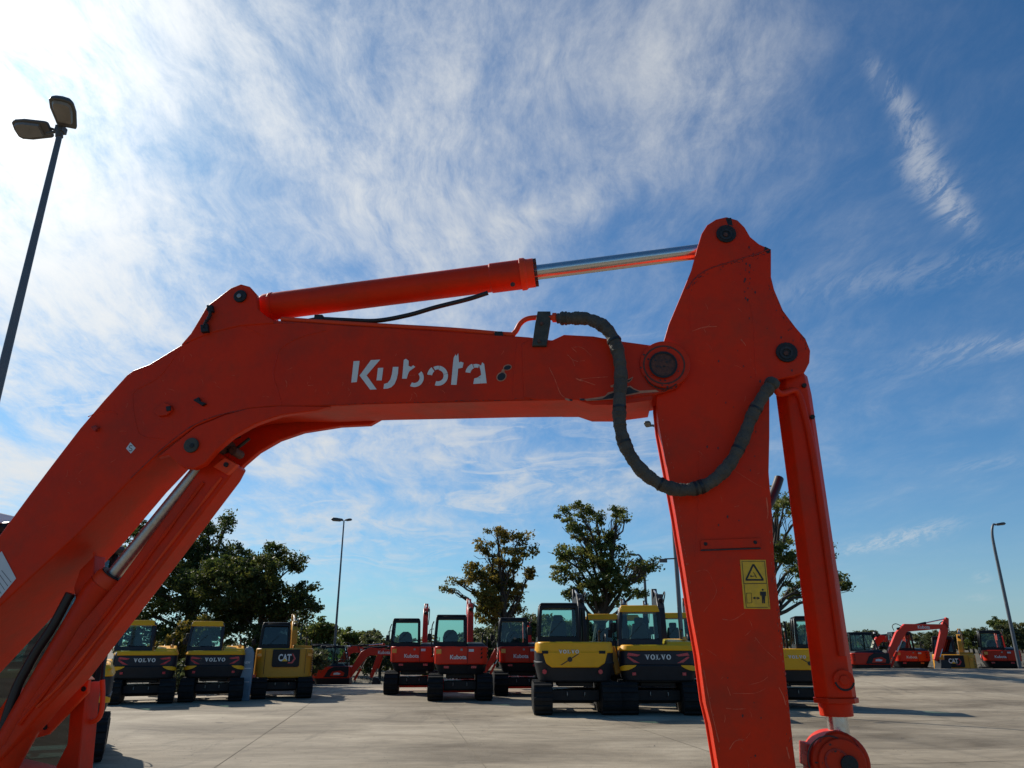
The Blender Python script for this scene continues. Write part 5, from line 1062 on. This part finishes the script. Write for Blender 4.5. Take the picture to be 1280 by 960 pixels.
def tree_px(label, group, blobs, Y, trunk, n, material, seed, size=.085, clump=.34, depth=1.6, branch=None):
    rr = random.Random(seed); base = atY(*trunk, Y); gz = hz(base.x, Y); root = empty('tree', (base.x, Y, gz)); tag(root, label, 'tree', group); O = Vector((base.x, Y, gz))
    cents = []; rad = []
    for (x, y, r) in blobs:
        yy = Y + rr.uniform(-depth, depth); c = atY(x, y, yy) - O; cents.append(c); rad.append(r * Y / FPX * 1.02)
    cr, sub = leaves_mesh('crown', [tuple(c) for c in cents], rad, n, size, material, root, clump, seed)
    mb = MB(); topc = max(cents, key=lambda c: c.z); mid = Vector((0, 0, 0)); H_ = topc.z
    spine = [Vector((0, 0, -.1)), Vector((rr.uniform(-.1, .1), 0, H_ * .25)), Vector((topc.x * .3, topc.y * .3, H_ * .5)), Vector((topc.x * .7, topc.y * .6, H_ * .75)), topc]
    sp_ = bez(spine, 5); r0_ = .028 * H_ + .03; mb.tube(sp_, [r0_ * (1 - .85 * i / (len(sp_) - 1)) * (1.35 if i == 0 else 1) for i in range(len(sp_))], 10)
    for c, r in zip(cents, rad):
        k = min(range(len(sp_)), key=lambda i: abs(sp_[i].z - max(c.z * .62, H_ * .22)) if sp_[i].z < c.z + .3 else 99); p = sp_[k]
        ps = limb(mb, p, c, r0_ * .34, r0_ * .10, .16, rr)
        for q in range(5):
            e = c + Vector((rr.uniform(-1, 1), rr.uniform(-1, 1), rr.uniform(-.7, .9))) * r * .9; limb(mb, ps[3], e, r0_ * .09, .012, .12, rr, 4)
    mb.build('trunk', 'bark', root)
    return root
GT = 'broadleaf trees behind the parked machines'
tree_px('big dark green tree rising highest behind the left excavators', GT, [(262, 660, 24), (240, 678, 30), (285, 650, 13), (222, 705, 36), (262, 705, 34), (200, 740, 38), (240, 745, 42), (165, 700, 26), (150, 690, 20), (175, 665, 16), (140, 720, 26), (185, 790, 30), (225, 790, 30), (150, 775, 34), (290, 690, 16), (120, 760, 30), (262, 785, 26), (110, 715, 28), (85, 745, 30), (130, 690, 18), (60, 770, 30), (95, 790, 28)], 37, (225, 850), 50000, 'leaf_dark', 11, clump=.27, size=.068)
tree_px('spreading dark tree with bronze tips, right half of the left clump', GT, [(345, 690, 14), (338, 682, 9), (366, 705, 16), (330, 715, 26), (300, 730, 34), (345, 745, 32), (375, 745, 20), (385, 765, 14), (310, 770, 30), (350, 775, 24), (290, 780, 28), (278, 700, 22), (330, 790, 16), (275, 755, 26), (392, 757, 9), (300, 700, 22), (285, 715, 26), (312, 745, 30), (265, 725, 26), (320, 705, 16)], 35, (318, 850), 38000, 'leaf_dark', 12, clump=.26, size=.068)
tree_px('bronze-green tree leaning left between the red and the yellow excavators', GT, [(622, 668, 15), (650, 672, 13), (655, 690, 15), (610, 690, 20), (635, 700, 18), (592, 718, 17), (572, 728, 10), (558, 738, 6), (620, 725, 26), (605, 745, 20), (650, 735, 18), (662, 716, 8), (612, 765, 18), (645, 762, 15), (625, 752, 22)], 40, (634, 840), 14000, 'leaf_autumn', 13, size=.075, clump=.27, depth=1.0)
tree_px('tall dark oak behind the all-yellow excavator, gaps of sky in its crown', GT, [(726, 636, 13), (705, 642, 11), (745, 645, 12), (772, 640, 12), (781, 650, 7), (720, 660, 20), (750, 668, 22), (765, 672, 10), (700, 690, 16), (725, 690, 28), (755, 700, 28), (705, 712, 18), (740, 725, 26), (770, 720, 20), (795, 715, 17), (812, 708, 11), (818, 704, 7), (792, 698, 10), (715, 740, 14), (775, 745, 15), (745, 748, 18), (800, 740, 9)], 40, (748, 840), 19000, 'leaf_mid', 14, size=.072, clump=.25, depth=1.0)
tree_px('tree mostly hidden behind the hanging arm, leaves showing on both sides', GT, [(972, 612, 9), (980, 630, 14), (968, 640, 12), (1000, 640, 20), (975, 675, 14), (985, 690, 18), (1015, 690, 24), (992, 720, 16), (990, 740, 10), (1035, 720, 18), (1051, 730, 8), (1058, 736, 6), (1010, 735, 16), (925, 690, 30), (900, 720, 30), (940, 650, 24)], 38, (965, 840), 16000, 'leaf_mid', 15, size=.072, clump=.27)
# distant tree line: a few shapes, copied
def far_tree(seed, material, wid_, hgt):
    rr = random.Random(seed); root = empty('tree'); cents = [(rr.uniform(-wid_, wid_) * .6, rr.uniform(-1.2, 1.2), hgt * rr.uniform(.35, .82)) for _ in range(8)] + [(0, 0, hgt * .8), (0, 0, hgt * .45), (-wid_ * .4, 0, hgt * .3), (wid_ * .4, 0, hgt * .3)]
    leaves_mesh('crown', cents, [hgt * .2 + rr.uniform(-.1, .25) for _ in cents], 5200, .13, material, root, .42, seed, .85)
    mb = MB(); mb.tube([(0, 0, -.6), (.05, 0, hgt * .5), (0, 0, hgt * .8)], [.16, .1, .03], 7)
    for c in cents[:6]: limb(mb, Vector((0, 0, hgt * .3)), Vector(c), .06, .015, .1, rr, 4)
    mb.build('trunk', 'bark', root); return root
tmpl = [far_tree(31, 'leaf_far', 2.4, 4.6), far_tree(32, 'leaf_far', 2.8, 3.8), far_tree(33, 'leaf_mid', 2.0, 5.0), far_tree(34, 'leaf_autumn', 2.2, 4.0)]
used = [False] * 4
def put_far(k, px, py_top, Y, label, s=1.0, grp='distant trees in the low tree line'):
    o = tmpl[k] if not used[k] else copy_tree(tmpl[k]); used[k] = True
    t = atY(px, py_top, Y); gz = hz(t.x, Y); H0 = [4.6, 3.8, 5.0, 4.0][k]; sz = max(.35, (t.z - gz + .3) / (H0 * 1.02))
    o.location = (t.x, Y, gz - .3); o.scale = (s * max(.8, sz), s * max(.8, sz), sz); o.rotation_euler = (0, 0, random.uniform(0, 6.28)); tag(o, label, 'tree', grp)
LL, LM, LR = 'low distant tree in the line left of the red excavators', 'low distant tree in the line between the red and the yellow excavators', 'low distant tree in the line at the right behind the far machines'
for k, (px, py, t_) in enumerate([(404, 770, 2), (385, 778, 0), (428, 786, 1), (440, 783, 2), (466, 785, 0), (478, 790, 1), (496, 792, 3), (508, 795, 0), (370, 790, 1), (455, 795, 1), (535, 792, 3), (160, 800, 1), (215, 795, 3), (245, 800, 3), (285, 800, 1), (330, 800, 2), (110, 790, 0)]): put_far(t_, px, py, 58 + (k * 7) % 17, LL)
for k, (px, py, t_) in enumerate([(592, 783, 1), (606, 782, 0), (622, 778, 1), (638, 774, 0), (655, 768, 2), (670, 766, 1), (690, 766, 0), (600, 788, 3), (715, 770, 2), (740, 775, 0), (768, 778, 1), (790, 780, 0)]): put_far(t_, px, py, 62 + (k * 5) % 15, LM)
for k, (px, py, t_) in enumerate([(985, 776, 0), (1000, 780, 1), (1020, 782, 2), (1072, 788, 1), (1086, 786, 0), (1098, 790, 1), (1115, 790, 3), (1165, 789, 0), (1182, 786, 1), (1196, 787, 0), (1212, 786, 2), (1228, 783, 1), (1245, 770, 2), (1256, 778, 0), (1270, 777, 1), (1285, 776, 0), (1300, 778, 2), (1150, 790, 1), (1232, 786, 0)]): put_far(t_, px, py, 74 + (k * 7) % 22, LR if px != 1245 else 'tallest tree of the distant line, left of the pale curved lamp post')
# shrubs among the left machines
def shrub(label, px, py, Y, w, h, material, seed):
    p = atY(px, py, Y); gz = hz(p.x, Y); root = empty('shrub', (p.x, Y, gz)); tag(root, label, 'shrub', 'shrubs along the edge of the yard'); rr = random.Random(seed)
    leaves_mesh('foliage', [(rr.uniform(-w, w) * .5, rr.uniform(-.4, .4), h * rr.uniform(.35, .75)) for _ in range(6)], [h * .32] * 6, 5000, .07, material, root, .22, seed)
    mb = MB()
    for _ in range(7): limb(mb, Vector((rr.uniform(-.1, .1), 0, -.05)), Vector((rr.uniform(-w, w) * .5, 0, h * .7)), .025, .008, .05, rr, 4)
    mb.build('stems', 'bark', root)
shrub('grey-green shrub between the two yellow-capped excavators on the left', 226, 862, 29, .9, 1.1, 'leaf_far', 51)
shrub('browning shrub taller and farther back between the left excavators', 222, 850, 33, 1.6, 2.9, 'leaf_autumn', 52)
shrub('dark shrub behind the dull yellow excavator on the left', 330, 850, 33, 1.6, 2.3, 'leaf_mid', 53)
shrub('shrub right of the dull yellow excavator on the left', 380, 848, 36, 1.2, 1.6, 'leaf_far', 54)
mb = MB(); rr = random.Random(15)
for k in range(1500):
    y = 8 + 27 * rr.random() ** 1.3; x = rr.uniform(-.75, .75) * y; z = hz(x, y) + .003; q = rr.uniform(.003, .010) * (1.8 if rr.random() < .04 else 1); a = rr.uniform(0, 6.28)
    p = [(x + q * math.cos(a + t) * rr.uniform(.7, 1.2), y + q * math.sin(a + t) * rr.uniform(.7, 1.2), z) for t in (0, 1.6, 3.1, 4.7)]
    mb.add(p + [(x + q * .2, y, z + q * .8)], [(0, 1, 4), (1, 2, 4), (2, 3, 4), (3, 0, 4)])
gv = mb.build('gravel', 'joint'); tag(gv, 'loose grit and small stones scattered over the concrete yard', 'gravel', kind='stuff')
# grass tufts on the rough bank beyond the concrete
mb = MB(); rr = random.Random(5)
for k in range(9000):
    x = rr.uniform(-28, 40); y = rr.uniform(36.6, 60); h = rr.uniform(.05, .22); a = rr.uniform(0, 3.14); z = hz(x, y) - .17; w_ = rr.uniform(.02, .05)
    mb.add([(x - w_ * math.cos(a), y - w_ * math.sin(a), z), (x + w_ * math.cos(a), y + w_ * math.sin(a), z), (x + rr.uniform(-.08, .08), y, z + h)], [(0, 1, 2)])
gr = mb.build('grass', 'rough_grass'); tag(gr, 'dry brown-green grass growing on the low ground beyond the concrete', 'grass', kind='stuff')
